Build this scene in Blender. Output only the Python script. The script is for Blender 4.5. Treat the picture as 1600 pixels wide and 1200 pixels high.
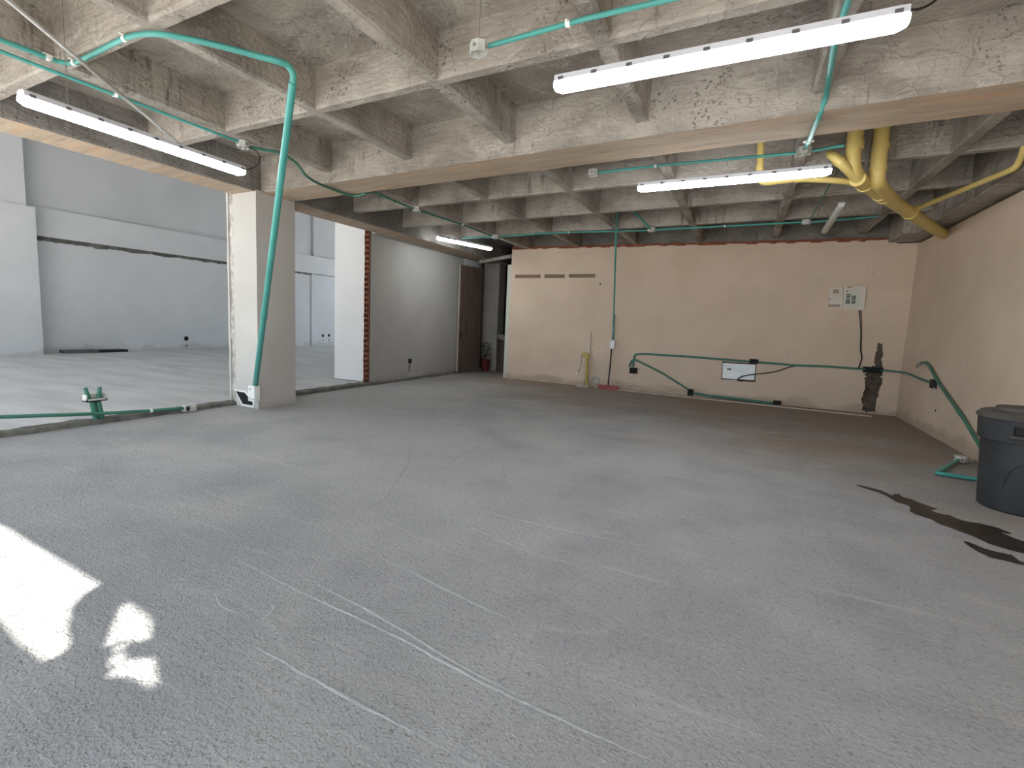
import bpy, bmesh, math, random
from mathutils import Vector, Matrix, noise as mnoise
random.seed(7)
for o in list(bpy.data.objects): bpy.data.objects.remove(o)
SC = bpy.context.scene
COL = SC.collection

# ------------------------------------------------------------------ camera
H = 1.2                                   # eye height above the floor
FPX, CX, CY = 769.07, 741.02, 591.79      # focal length and optical centre for a 1600 x 1200 frame
yaw, pit, rol = [math.radians(a) for a in (28.512, -6.433, 2.095)]
FW = Vector((-math.sin(yaw)*math.cos(pit), math.cos(yaw)*math.cos(pit), math.sin(pit)))
rt0 = Vector((math.cos(yaw), math.sin(yaw), 0)); up0 = rt0.cross(FW)
RT = math.cos(rol)*rt0 + math.sin(rol)*up0
UP = -math.sin(rol)*rt0 + math.cos(rol)*up0
EYE = Vector((0, 0, H))
cd = bpy.data.cameras.new('camera'); cam = bpy.data.objects.new('camera', cd); COL.objects.link(cam)
M = Matrix((RT, UP, -FW)).transposed().to_4x4(); M.translation = EYE
cam.matrix_world = M
cd.sensor_width = 36; cd.lens = FPX*36/1600
cd.shift_x = (800-CX)/1600; cd.shift_y = -(600-CY)/1600
cd.clip_start = 0.05; cd.clip_end = 200
SC.camera = cam

# ------------------------------------------------------------------ light
w = bpy.data.worlds.new('World'); SC.world = w; w.use_nodes = True
bg = w.node_tree.nodes['Background']
bg.inputs[0].default_value = (0.74, 0.87, 1.0, 1); bg.inputs[1].default_value = 2.8
SUN_TAN = 2.71/1.83                       # sun height: the lintel edge falls on y = 1.03
sd = bpy.data.lights.new('sun', 'SUN'); sd.energy = 20; sd.angle = math.radians(0.8); sd.color = (1, 0.96, 0.9)
so = bpy.data.objects.new('sun', sd); COL.objects.link(so)
so.rotation_euler = Vector((0, 1, -SUN_TAN)).to_track_quat('-Z', 'Y').to_euler()
so.location = (0, -6, 8)
TUBE_STRENGTH = 40
vs = SC.view_settings
vs.view_transform = 'Standard'; vs.look = 'None'; vs.gamma = 1; vs.use_curve_mapping = False; vs.exposure = 0.0

# ------------------------------------------------------------------ picture-to-place helpers
def ray(u, v): return FW + ((u-CX)/FPX)*RT - ((v-CY)/FPX)*UP
def at_z(u, v, z=0.0): d = ray(u, v); return EYE + d*((z-H)/d.z)
def at_x(u, v, x): d = ray(u, v); return EYE + d*(x/d.x)
def at_y(u, v, y): d = ray(u, v); return EYE + d*(y/d.y)
WAZ = math.tan(-0.03)                      # the back wall stands a little askew
XR, YR = 2.16, 9.80
def yback(x): return YR + WAZ*(x-XR)
def at_back(u, v, off=0.0):
    d = ray(u, v); t = (YR - WAZ*XR - off)/(d.y - WAZ*d.x); return EYE + d*t

# ------------------------------------------------------------------ materials
def new_mat(name):
    m = bpy.data.materials.new(name); m.use_nodes = True
    nt = m.node_tree; b = nt.nodes['Principled BSDF']
    return m, nt, b
def mat(name, c1, c2=None, scale=6, rough=0.7, bump=0.0, bscale=60, stretch=(1, 1, 1), metal=0.0, spec=0.3, contrast=(0.35, 0.65), detail=6, extra=None):
    m, nt, b = new_mat(name); N = nt.nodes; L = nt.links
    b.inputs['Roughness'].default_value = rough; b.inputs['Metallic'].default_value = metal
    b.inputs['Specular IOR Level'].default_value = spec
    tc = N.new('ShaderNodeTexCoord'); mp = N.new('ShaderNodeMapping'); mp.inputs['Scale'].default_value = stretch
    L.new(tc.outputs['Object'], mp.inputs[0])
    n = N.new('ShaderNodeTexNoise'); n.inputs['Scale'].default_value = scale; n.inputs['Detail'].default_value = detail
    L.new(mp.outputs[0], n.inputs['Vector'])
    r = N.new('ShaderNodeValToRGB'); r.color_ramp.elements[0].position = contrast[0]; r.color_ramp.elements[1].position = contrast[1]
    r.color_ramp.elements[0].color = (*c1, 1); r.color_ramp.elements[1].color = (*(c2 or c1), 1)
    L.new(n.outputs['Fac'], r.inputs[0]); out = r.outputs[0]
    if extra: out = extra(nt, tc, out)
    L.new(out, b.inputs['Base Color'])
    if bump:
        n2 = N.new('ShaderNodeTexNoise'); n2.inputs['Scale'].default_value = bscale; n2.inputs['Detail'].default_value = 8
        L.new(mp.outputs[0], n2.inputs['Vector'])
        bp = N.new('ShaderNodeBump'); bp.inputs['Strength'].default_value = bump; bp.inputs['Distance'].default_value = 0.02
        L.new(n2.outputs['Fac'], bp.inputs['Height']); L.new(bp.outputs[0], b.inputs['Normal'])
    return m
def mix(nt, fac, a, col, mode='MIX'):
    x = nt.nodes.new('ShaderNodeMix'); x.data_type = 'RGBA'; x.blend_type = mode
    if hasattr(fac, 'node'): nt.links.new(fac, x.inputs[0])
    else: x.inputs[0].default_value = fac
    nt.links.new(a, x.inputs[6])
    if hasattr(col, 'node'): nt.links.new(col, x.inputs[7])
    else: x.inputs[7].default_value = (*col, 1)
    return x.outputs[2]
def noise_mask(nt, tc, scale, lo, hi, stretch=(1, 1, 1), detail=5, rot=(0, 0, 0), distort=0.0):
    N = nt.nodes; mp = N.new('ShaderNodeMapping'); mp.inputs['Scale'].default_value = stretch; mp.inputs['Rotation'].default_value = rot
    nt.links.new(tc.outputs['Object'], mp.inputs[0])
    n = N.new('ShaderNodeTexNoise'); n.inputs['Scale'].default_value = scale; n.inputs['Detail'].default_value = detail
    n.inputs['Distortion'].default_value = distort
    nt.links.new(mp.outputs[0], n.inputs['Vector'])
    r = N.new('ShaderNodeMapRange'); r.inputs[1].default_value = lo; r.inputs[2].default_value = hi
    nt.links.new(n.outputs['Fac'], r.inputs[0]); return r.outputs[0]
def mul(nt, a, k):
    x = nt.nodes.new('ShaderNodeMath'); x.operation = 'MULTIPLY'; nt.links.new(a, x.inputs[0])
    if hasattr(k, 'node'): nt.links.new(k, x.inputs[1])
    else: x.inputs[1].default_value = k
    return x.outputs[0]

def contour(nt, tc, scale, wdt, stretch=(1, 1, 1), distort=1.5, level=0.5, rot=(0, 0, 0)):
    """Thin wandering lines: where a noise field crosses a level"""
    a = noise_mask(nt, tc, scale, 0, 1, stretch, 3, rot, distort); N = nt.nodes
    x = N.new('ShaderNodeMath'); x.operation = 'SUBTRACT'; nt.links.new(a, x.inputs[0]); x.inputs[1].default_value = level
    y = N.new('ShaderNodeMath'); y.operation = 'ABSOLUTE'; nt.links.new(x.outputs[0], y.inputs[0])
    r = N.new('ShaderNodeMapRange'); r.inputs[1].default_value = wdt; r.inputs[2].default_value = 0.0; nt.links.new(y.outputs[0], r.inputs[0]); return r.outputs[0]
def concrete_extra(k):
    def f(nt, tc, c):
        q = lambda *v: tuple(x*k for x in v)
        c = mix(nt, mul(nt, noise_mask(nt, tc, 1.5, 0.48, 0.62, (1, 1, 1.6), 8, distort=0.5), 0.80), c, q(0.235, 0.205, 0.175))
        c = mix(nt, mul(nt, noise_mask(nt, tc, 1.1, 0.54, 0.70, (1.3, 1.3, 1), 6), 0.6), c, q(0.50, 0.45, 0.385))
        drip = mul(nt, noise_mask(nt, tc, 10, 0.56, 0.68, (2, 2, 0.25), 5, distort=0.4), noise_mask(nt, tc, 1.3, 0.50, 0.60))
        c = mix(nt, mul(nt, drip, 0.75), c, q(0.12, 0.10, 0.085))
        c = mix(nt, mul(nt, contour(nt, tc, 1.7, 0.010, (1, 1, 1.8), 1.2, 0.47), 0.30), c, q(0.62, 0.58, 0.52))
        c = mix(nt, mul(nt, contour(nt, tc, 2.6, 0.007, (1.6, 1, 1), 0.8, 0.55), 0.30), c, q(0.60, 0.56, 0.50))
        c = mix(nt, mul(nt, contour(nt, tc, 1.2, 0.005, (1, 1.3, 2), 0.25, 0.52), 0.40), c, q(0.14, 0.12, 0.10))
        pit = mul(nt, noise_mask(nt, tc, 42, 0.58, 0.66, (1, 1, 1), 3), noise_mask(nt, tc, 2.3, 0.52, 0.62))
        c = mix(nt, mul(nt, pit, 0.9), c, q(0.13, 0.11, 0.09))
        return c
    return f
def concrete_mat(name, c1, c2, k=1.0):
    m = mat(name, c1, c2, 4.5, 0.9, 0.5, 30, contrast=(0.3, 0.7), spec=0.12, extra=concrete_extra(k))
    nt = m.node_tree; N = nt.nodes
    bp = [x for x in N if x.type == 'BUMP'][0]
    tc = [x for x in N if x.type == 'TEX_COORD'][0]
    a = noise_mask(nt, tc, 4, 0.35, 0.7, (1, 1, 5), 6, distort=0.8)
    b2 = N.new('ShaderNodeBump'); b2.inputs['Strength'].default_value = 0.35; b2.inputs['Distance'].default_value = 0.02
    nt.links.new(a, b2.inputs['Height'])
    b3 = N.new('ShaderNodeBump'); b3.inputs['Strength'].default_value = 0.5; b3.inputs['Distance'].default_value = 0.008
    nt.links.new(contour(nt, tc, 2.6, 0.02, (1.6, 1, 1), 0.8, 0.55), b3.inputs['Height']); nt.links.new(b3.outputs[0], b2.inputs['Normal'])
    nt.links.new(b2.outputs[0], bp.inputs['Normal'])
    return m
M_CONC = concrete_mat('raw_concrete', (0.325, 0.288, 0.25), (0.425, 0.385, 0.335))
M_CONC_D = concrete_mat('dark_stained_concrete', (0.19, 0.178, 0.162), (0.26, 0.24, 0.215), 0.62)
def soffit_extra(nt, tc, c):
    c = mix(nt, mul(nt, noise_mask(nt, tc, 3.5, 0.50, 0.66, (0.5, 4, 1), 6), 0.6), c, (0.56, 0.36, 0.22))
    c = mix(nt, mul(nt, noise_mask(nt, tc, 5, 0.56, 0.70, (0.6, 6, 1), 5), 0.55), c, (0.28, 0.21, 0.16))
    return c
M_SOFFIT = mat('form_stained_concrete', (0.41, 0.325, 0.245), (0.50, 0.405, 0.31), 3, 0.85, 0.25, 30, (0.6, 3, 1), spec=0.15, extra=soffit_extra)

def floor_extra(nt, tc, c):
    c = mix(nt, mul(nt, noise_mask(nt, tc, 0.9, 0.45, 0.70, (1, 1, 1), 6, distort=0.6), 0.45), c, (0.42, 0.405, 0.38))
    c = mix(nt, mul(nt, noise_mask(nt, tc, 1.3, 0.55, 0.75, (0.5, 2.5, 1), 5, (0, 0, 0.35)), 0.35), c, (0.47, 0.42, 0.36))
    # light painted into the floor colour: paler round the column and mid room
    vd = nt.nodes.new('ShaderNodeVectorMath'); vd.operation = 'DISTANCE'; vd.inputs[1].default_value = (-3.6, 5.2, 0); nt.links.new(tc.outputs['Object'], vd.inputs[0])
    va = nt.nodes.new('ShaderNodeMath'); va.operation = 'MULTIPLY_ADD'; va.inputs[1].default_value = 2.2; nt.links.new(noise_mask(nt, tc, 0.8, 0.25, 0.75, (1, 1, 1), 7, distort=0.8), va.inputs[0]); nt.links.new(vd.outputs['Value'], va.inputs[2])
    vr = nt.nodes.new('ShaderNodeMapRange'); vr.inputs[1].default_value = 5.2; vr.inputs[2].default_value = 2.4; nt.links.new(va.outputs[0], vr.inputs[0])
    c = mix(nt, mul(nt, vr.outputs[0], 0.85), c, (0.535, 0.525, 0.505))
    # reddish-brown dust trodden over the back right of the room
    sp = nt.nodes.new('ShaderNodeVectorMath'); sp.operation = 'DOT_PRODUCT'; sp.inputs[1].default_value = (0.45, 0.9, 0); nt.links.new(tc.outputs['Object'], sp.inputs[0])
    ad = nt.nodes.new('ShaderNodeMath'); ad.operation = 'MULTIPLY_ADD'; ad.inputs[1].default_value = 3.0; nt.links.new(noise_mask(nt, tc, 0.9, 0.3, 0.7, (0.5, 1.4, 1), 6, distort=0.7), ad.inputs[0]); nt.links.new(sp.outputs['Value'], ad.inputs[2])
    rr = nt.nodes.new('ShaderNodeMapRange'); rr.inputs[1].default_value = 5.8; rr.inputs[2].default_value = 9.2; nt.links.new(ad.outputs[0], rr.inputs[0])
    c = mix(nt, mul(nt, rr.outputs[0], 0.85), c, (0.335, 0.245, 0.175))
    c = mix(nt, mul(nt, contour(nt, tc, 0.9, 0.006, (0.5, 1.6, 1), 0.5, 0.5, (0, 0, -0.5)), 0.22), c, (0.58, 0.57, 0.55))
    c = mix(nt, mul(nt, contour(nt, tc, 0.7, 0.004, (1.3, 0.7, 1), 0.5, 0.45), 0.18), c, (0.22, 0.215, 0.21))
    c = mix(nt, mul(nt, noise_mask(nt, tc, 0.55, 0.50, 0.62, (1, 1, 1), 6, distort=1.0), 0.35), c, (0.29, 0.30, 0.315))
    c = mix(nt, mul(nt, noise_mask(nt, tc, 55, 0.56, 0.70, (1, 1, 1), 4), 0.55), c, (0.19, 0.185, 0.18))
    c = mix(nt, mul(nt, noise_mask(nt, tc, 75, 0.58, 0.70, (1, 1, 1), 3), 0.4), c, (0.60, 0.59, 0.58))
    c = mix(nt, mul(nt, noise_mask(nt, tc, 2.0, 0.64, 0.70, (0.6, 9, 1), 5, (0, 0, -0.5), 0.4), 0.35), c, (0.58, 0.56, 0.53))
    return c
def floor_mat():
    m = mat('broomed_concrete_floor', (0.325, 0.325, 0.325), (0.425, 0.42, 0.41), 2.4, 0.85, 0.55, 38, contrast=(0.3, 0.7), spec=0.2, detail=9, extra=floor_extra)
    nt = m.node_tree; N = nt.nodes
    bp = [x for x in N if x.type == 'BUMP'][0]; tc = [x for x in N if x.type == 'TEX_COORD'][0]
    a = noise_mask(nt, tc, 3.5, 0.48, 0.70, (0.4, 3, 1), 6, (0, 0, -0.42), 1.2)      # trowel drag marks
    b2 = N.new('ShaderNodeBump'); b2.inputs['Strength'].default_value = 0.22; b2.inputs['Distance'].default_value = 0.02
    nt.links.new(a, b2.inputs['Height'])
    mp = N.new('ShaderNodeMapping'); mp.inputs['Location'].default_value = (2.4, -1.6, 0)
    nt.links.new(tc.outputs['Object'], mp.inputs[0])
    wv = N.new('ShaderNodeTexWave'); wv.wave_type = 'RINGS'; wv.rings_direction = 'Z'
    wv.inputs['Scale'].default_value = 1.1; wv.inputs['Distortion'].default_value = 9; wv.inputs['Detail'].default_value = 4; wv.inputs['Detail Scale'].default_value = 1.2
    nt.links.new(mp.outputs[0], wv.inputs['Vector'])
    r = N.new('ShaderNodeMapRange'); r.inputs[1].default_value = 0.9; r.inputs[2].default_value = 1.0
    nt.links.new(wv.outputs['Fac'], r.inputs[0])
    b3 = N.new('ShaderNodeBump'); b3.inputs['Strength'].default_value = 0.12; b3.inputs['Distance'].default_value = 0.02
    nt.links.new(r.outputs[0], b3.inputs['Height']); nt.links.new(b3.outputs[0], b2.inputs['Normal'])
    g = noise_mask(nt, tc, 95, 0.35, 0.75, (1, 1, 1), 4)
    b4 = N.new('ShaderNodeBump'); b4.inputs['Strength'].default_value = 0.8; b4.inputs['Distance'].default_value = 0.009
    nt.links.new(g, b4.inputs['Height']); nt.links.new(b2.outputs[0], b4.inputs['Normal']); nt.links.new(b4.outputs[0], bp.inputs['Normal'])
    return m
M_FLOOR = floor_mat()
M_RIDGE = mat('cement_burr', (0.37, 0.37, 0.365), (0.47, 0.465, 0.455), 30, 0.9, 0.4, 60, spec=0.15)
M_FLOOR2 = mat('dusty_smooth_floor', (0.46, 0.455, 0.45), (0.575, 0.57, 0.56), 1.4, 0.8, 0.15, 30, (0.5, 2, 1), spec=0.25)
M_GROUND = mat('paving', (0.50, 0.485, 0.46), (0.58, 0.565, 0.54), 3, 0.9)

def plaster_extra(dirt, patch, base_z=0.26):
    def f(nt, tc, c):
        N = nt.nodes
        c = mix(nt, mul(nt, noise_mask(nt, tc, 1.3, 0.45, 0.75, (1, 1, 1), 5), 0.5), c, patch)
        # splashed dirt along the foot of the wall: ragged height, own outline
        sp = N.new('ShaderNodeSeparateXYZ'); nt.links.new(tc.outputs['Object'], sp.inputs[0])
        nz = noise_mask(nt, tc, 2.2, 0.30, 0.75, (1, 1, 2), 9); k = mul(nt, nz, base_z)
        s = N.new('ShaderNodeMath'); s.operation = 'SUBTRACT'; nt.links.new(k, s.inputs[0]); nt.links.new(sp.outputs[2], s.inputs[1])
        r = N.new('ShaderNodeMapRange'); r.inputs[1].default_value = -0.06; r.inputs[2].default_value = 0.04; nt.links.new(s.outputs[0], r.inputs[0])
        c = mix(nt, mul(nt, r.outputs[0], 0.5), c, dirt)
        c = mix(nt, mul(nt, noise_mask(nt, tc, 14, 0.70, 0.74, (1, 1, 1), 3), 0.35), c, dirt)
        return c
    return f
M_BEIGE = mat('beige_plaster', (0.64, 0.50, 0.38), (0.70, 0.555, 0.43), 1.6, 0.9, 0.12, 14, spec=0.15, extra=plaster_extra((0.30, 0.22, 0.16), (0.60, 0.485, 0.37), 0.20))
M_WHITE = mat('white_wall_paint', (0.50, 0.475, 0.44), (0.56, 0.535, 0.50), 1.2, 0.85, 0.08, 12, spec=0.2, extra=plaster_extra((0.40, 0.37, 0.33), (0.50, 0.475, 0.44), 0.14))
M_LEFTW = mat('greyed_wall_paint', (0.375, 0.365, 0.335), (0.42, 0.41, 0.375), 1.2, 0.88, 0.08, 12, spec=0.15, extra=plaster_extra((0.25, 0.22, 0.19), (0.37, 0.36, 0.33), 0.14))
M_NEIGH = mat('neighbour_white_plaster', (0.60, 0.605, 0.61), (0.655, 0.66, 0.665), 0.8, 0.85, 0.10, 8, spec=0.2, extra=plaster_extra((0.42, 0.40, 0.37), (0.575, 0.58, 0.58), 0.3))
M_RETURN = mat('clean_white_paint', (0.69, 0.675, 0.66), (0.73, 0.715, 0.70), 1, 0.8, 0.06, 10, spec=0.2)
M_NEIGH_U = mat('grey_upper_plaster', (0.54, 0.545, 0.55), (0.60, 0.605, 0.61), 0.6, 0.88, 0.08, 6, spec=0.15)
M_MORTAR = mat('broken_mortar', (0.36, 0.33, 0.29), (0.62, 0.59, 0.54), 14, 0.95, 0.9, 30)
M_DARKGAP = mat('raw_cut_masonry', (0.055, 0.045, 0.035), (0.15, 0.115, 0.085), 10, 0.95, 0.8, 30)
M_BROWN = mat('brown_recess', (0.20, 0.14, 0.10), (0.26, 0.18, 0.13), 12, 0.9, 0.3, 30)
M_BRICK = mat('red_clay_brick', (0.19, 0.060, 0.034), (0.29, 0.105, 0.058), 9, 0.9, 0.5, 40)
M_HOLE = mat('dark_void', (0.012, 0.012, 0.012), (0.02, 0.02, 0.02), 8, 0.9)
M_GREEN = mat('green_conduit_plastic', (0.062, 0.295, 0.26), (0.075, 0.335, 0.295), 5, 0.42, spec=0.45)
M_GREEN_D = mat('dusty_dark_green_conduit', (0.045, 0.17, 0.115), (0.065, 0.215, 0.15), 6, 0.5, spec=0.4)
M_YELLOW = mat('yellow_drain_plastic', (0.60, 0.45, 0.145), (0.66, 0.51, 0.18), 4, 0.45, spec=0.4)
M_YELLOW_D = mat('dusty_yellow_plastic', (0.40, 0.32, 0.09), (0.50, 0.40, 0.13), 7, 0.55)
M_WPLASTIC = mat('white_plastic', (0.80, 0.80, 0.77), (0.86, 0.86, 0.83), 8, 0.45, spec=0.4)
M_BOX = mat('galvanised_box', (0.50, 0.50, 0.47), (0.68, 0.68, 0.64), 20, 0.45, metal=0.25)
M_STEEL = mat('galvanised_steel', (0.50, 0.49, 0.46), (0.60, 0.585, 0.55), 8, 0.42, metal=0.35, stretch=(1, 1, 1))
M_SHEET = mat('bright_zinc_sheet', (0.62, 0.64, 0.62), (0.74, 0.76, 0.74), 5, 0.40, metal=0.25)
M_BLACK = mat('black_plastic', (0.012, 0.012, 0.012), (0.022, 0.021, 0.02), 12, 0.55)
M_CABLE = mat('dark_cable', (0.02, 0.018, 0.016), (0.035, 0.03, 0.026), 12, 0.6)
M_WIRE = mat('grey_wire', (0.22, 0.21, 0.19), (0.30, 0.28, 0.26), 12, 0.5, metal=0.4)
M_BIN = mat('charcoal_bin_plastic', (0.026, 0.027, 0.029), (0.040, 0.041, 0.044), 5, 0.5, 0.05, 80, spec=0.4)
M_BINLID = mat('dusty_charcoal_lid', (0.062, 0.055, 0.048), (0.095, 0.085, 0.073), 5, 0.6, spec=0.35)
M_DOOR = mat('dark_wood_door', (0.10, 0.072, 0.055), (0.15, 0.11, 0.085), 3, 0.55, 0.05, 20, (8, 8, 0.6))
M_DOOREDGE = mat('pale_door_edge', (0.42, 0.38, 0.32), (0.5, 0.45, 0.39), 5, 0.6)
M_GREYCOL = mat('grey_render', (0.30, 0.275, 0.25), (0.36, 0.33, 0.30), 2, 0.85, 0.1, 20)
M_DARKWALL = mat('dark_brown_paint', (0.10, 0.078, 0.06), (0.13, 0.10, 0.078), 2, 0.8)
M_RED = mat('red_plastic', (0.26, 0.06, 0.055), (0.34, 0.085, 0.08), 8, 0.45)
M_POT = mat('dark_red_pot', (0.09, 0.012, 0.01), (0.12, 0.018, 0.015), 8, 0.5)
M_LEAF = mat('dull_green_leaf', (0.03, 0.04, 0.025), (0.07, 0.08, 0.05), 14, 0.6)
M_CLIP = mat('dark_clip', (0.13, 0.12, 0.12), (0.18, 0.17, 0.17), 10, 0.4, metal=0.4)
M_HOUSING = mat('lamp_housing_grey', (0.60, 0.60, 0.64), (0.66, 0.66, 0.70), 5, 0.45)
M_PANELW = mat('cream_panel_plastic', (0.64, 0.58, 0.49), (0.70, 0.64, 0.55), 6, 0.5)
M_PANELG = mat('pale_green_grey_plastic', (0.56, 0.58, 0.49), (0.62, 0.63, 0.54), 6, 0.5)
M_TAPE = mat('brown_label', (0.33, 0.26, 0.19), (0.38, 0.30, 0.22), 30, 0.7)
M_WET = mat('wet_stain', (0.026, 0.018, 0.013), (0.042, 0.030, 0.022), 9, 0.42, 0.3, 60, spec=0.35)
M_TRIM = mat('pale_screed_strip', (0.50, 0.42, 0.34), (0.60, 0.52, 0.43), 14, 0.8)
M_BAND = mat('dark_rough_joint', (0.10, 0.095, 0.085), (0.20, 0.19, 0.165), 7, 0.95, 0.8, 30)
def emit_mat(name, col, s):
    m, nt, b = new_mat(name)
    b.inputs['Base Color'].default_value = (0.85, 0.86, 0.88, 1); b.inputs['Roughness'].default_value = 0.4
    b.inputs['Emission Color'].default_value = (*col, 1); b.inputs['Emission Strength'].default_value = s
    return m
M_TUBE = emit_mat('lit_frosted_diffuser', (0.90, 0.95, 1.0), TUBE_STRENGTH)
M_DIFF_OFF = mat('unlit_frosted_diffuser', (0.66, 0.66, 0.63), (0.72, 0.72, 0.69), 5, 0.4)

# ------------------------------------------------------------------ mesh helpers
def obj(name, bm, m, parent=None, smooth=False):
    me = bpy.data.meshes.new(name); bmesh.ops.recalc_face_normals(bm, faces=bm.faces[:]); bm.to_mesh(me); bm.free()
    if isinstance(m, (list, tuple)):
        for x in m: me.materials.append(x)
    else: me.materials.append(m)
    if smooth:
        for p in me.polygons: p.use_smooth = True
        try: me.set_sharp_from_angle(angle=math.radians(40))
        except Exception: pass
    o = bpy.data.objects.new(name, me); COL.objects.link(o)
    if parent is not None: o.parent = parent
    return o
def tag(o, label=None, cat=None, group=None, kind=None):
    if label: o['label'] = label
    if cat: o['category'] = cat
    if group: o['group'] = group
    if kind: o['kind'] = kind
    return o
def thing(name, label, cat, loc=(0, 0, 0), group=None):
    o = bpy.data.objects.new(name, None); COL.objects.link(o); o.location = loc; o.empty_display_size = 0.1
    return tag(o, label, cat, group)
def local(parent, *pts): return [Vector(p)-parent.location for p in pts]
def struct(name, bm, m, label=None, smooth=False):
    o = obj(name, bm, m, None, smooth); o['kind'] = 'structure'
    if label: o['label'] = label
    return o
def box(bm, x0, x1, y0, y1, z0, z1, mi=0, bevel=0.0, mtx=None):
    vs_ = [bm.verts.new((x, y, z)) for x in (x0, x1) for y in (y0, y1) for z in (z0, z1)]
    fs = [bm.faces.new([vs_[i] for i in q]) for q in ((0, 1, 3, 2), (4, 6, 7, 5), (0, 4, 5, 1), (2, 3, 7, 6), (0, 2, 6, 4), (1, 5, 7, 3))]
    for f in fs: f.material_index = mi
    if bevel:
        es = list({e for f in fs for e in f.edges})
        r = bmesh.ops.bevel(bm, geom=es, offset=bevel, segments=2, affect='EDGES', profile=0.5)
        vs_ = list({v for f in r['faces'] for v in f.verts} | {v for v in vs_ if v.is_valid})
        for f in r['faces']: f.material_index = mi
    if mtx is not None: bmesh.ops.transform(bm, matrix=mtx, verts=[v for v in vs_ if v.is_valid])
    return vs_
def nB(*a): b = bmesh.new(); box(b, *a); return b
def rough_beam(bm, a, b, width, z0, z1, axis, seg=0.07, amp=0.006, mi_side=0, mi_bot=0, wa=0.0, wb=None):
    """A cast rib from a to b along axis, soffit at z0, with ragged lower arrises. width = (lo, hi) across; wb = (lo, hi) at the far end"""
    n = max(2, int(abs(b-a)/seg)); wb = wb or width; rings = []
    sd_ = random.uniform(0, 100)
    for i in range(n+1):
        t = i/n; p = a+(b-a)*t
        lo = width[0]+(wb[0]-width[0])*t; hi = width[1]+(wb[1]-width[1])*t
        def j(k, s=1.0): return s*amp*(mnoise.noise(Vector((p*7, k*13.7, sd_)))*1.6 + mnoise.noise(Vector((p*31, k*5.1, sd_)))*0.8)
        c = 0.012
        sec = [(lo, z1), (lo+j(1, .3), (z0+z1)/2), (lo+j(2), z0+c+abs(j(3))), (lo+c+abs(j(4)), z0+j(5, .3)), (hi-c-abs(j(6)), z0+j(7, .3)), (hi+j(8), z0+c+abs(j(9))), (hi+j(10, .3), (z0+z1)/2), (hi, z1)]
        rings.append([bm.verts.new((p, s, z) if axis == 'x' else (s, p, z)) for s, z in sec])
    for r0, r1 in zip(rings, rings[1:]):
        for k in range(7):
            f = bm.faces.new((r0[k], r0[k+1], r1[k+1], r1[k])); f.material_index = mi_bot if k in (3,) else mi_side
    for r in (rings[0], rings[-1]): bm.faces.new(r).material_index = mi_side
def fillet(pts, rad, n=6):
    pts = [Vector(p) for p in pts]; out = [pts[0]]
    for i in range(1, len(pts)-1):
        a, b, c = pts[i-1], pts[i], pts[i+1]
        d1 = (a-b); d2 = (c-b); r = min(rad, d1.length*0.48, d2.length*0.48)
        if r < 1e-4 or d1.angle(d2, math.pi) > math.radians(176): out.append(b); continue
        p, q = b+d1.normalized()*r, b+d2.normalized()*r
        for k in range(n+1):
            t = k/n; out.append((1-t)**2*p + 2*t*(1-t)*b + t*t*q)
    out.append(pts[-1]); return out
def smooth_path(pts, n=6):
    pts = [Vector(p) for p in pts]; P = [2*pts[0]-pts[1]]+pts+[2*pts[-1]-pts[-2]]; out = []
    for i in range(1, len(P)-2):
        for k in range(n):
            t = k/n; a, b, c, d = P[i-1], P[i], P[i+1], P[i+2]
            out.append(0.5*((2*b)+(c-a)*t+(2*a-5*b+4*c-d)*t*t+(3*b-a-3*c+d)*t**3))
    out.append(pts[-1]); return out
def sweep(bm, pts, r, seg=12, mi=0, cap=True):
    pts = [Vector(p) for p in pts]; rings = []
    t0 = (pts[1]-pts[0]).normalized(); nrm = t0.orthogonal().normalized()
    for i, p in enumerate(pts):
        t = (pts[min(i+1, len(pts)-1)]-pts[max(i-1, 0)]).normalized()
        nrm = (nrm - t*nrm.dot(t)).normalized(); bn = t.cross(nrm)
        rr = r[i] if isinstance(r, (list, tuple)) else r
        rings.append([bm.verts.new(p+rr*(math.cos(k*2*math.pi/seg)*nrm+math.sin(k*2*math.pi/seg)*bn)) for k in range(seg)])
    for a, b in zip(rings, rings[1:]):
        for k in range(seg): bm.faces.new((a[k], a[(k+1) % seg], b[(k+1) % seg], b[k])).material_index = mi
    if cap:
        bm.faces.new(rings[0][::-1]).material_index = mi; bm.faces.new(rings[-1]).material_index = mi
def lathe(bm, prof, c=(0, 0, 0), seg=48, skip=None, cap0=True, cap1=True):
    rings = []
    for r, z in prof: rings.append([bm.verts.new((c[0]+r*math.cos(k*2*math.pi/seg), c[1]+r*math.sin(k*2*math.pi/seg), c[2]+z)) for k in range(seg)])
    for i, (a, b) in enumerate(zip(rings, rings[1:])):
        for k in range(seg):
            if skip and skip(i, k): continue
            bm.faces.new((a[k], a[(k+1) % seg], b[(k+1) % seg], b[k]))
    if cap0: bm.faces.new(rings[0][::-1])
    if cap1: bm.faces.new(rings[-1])
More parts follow.
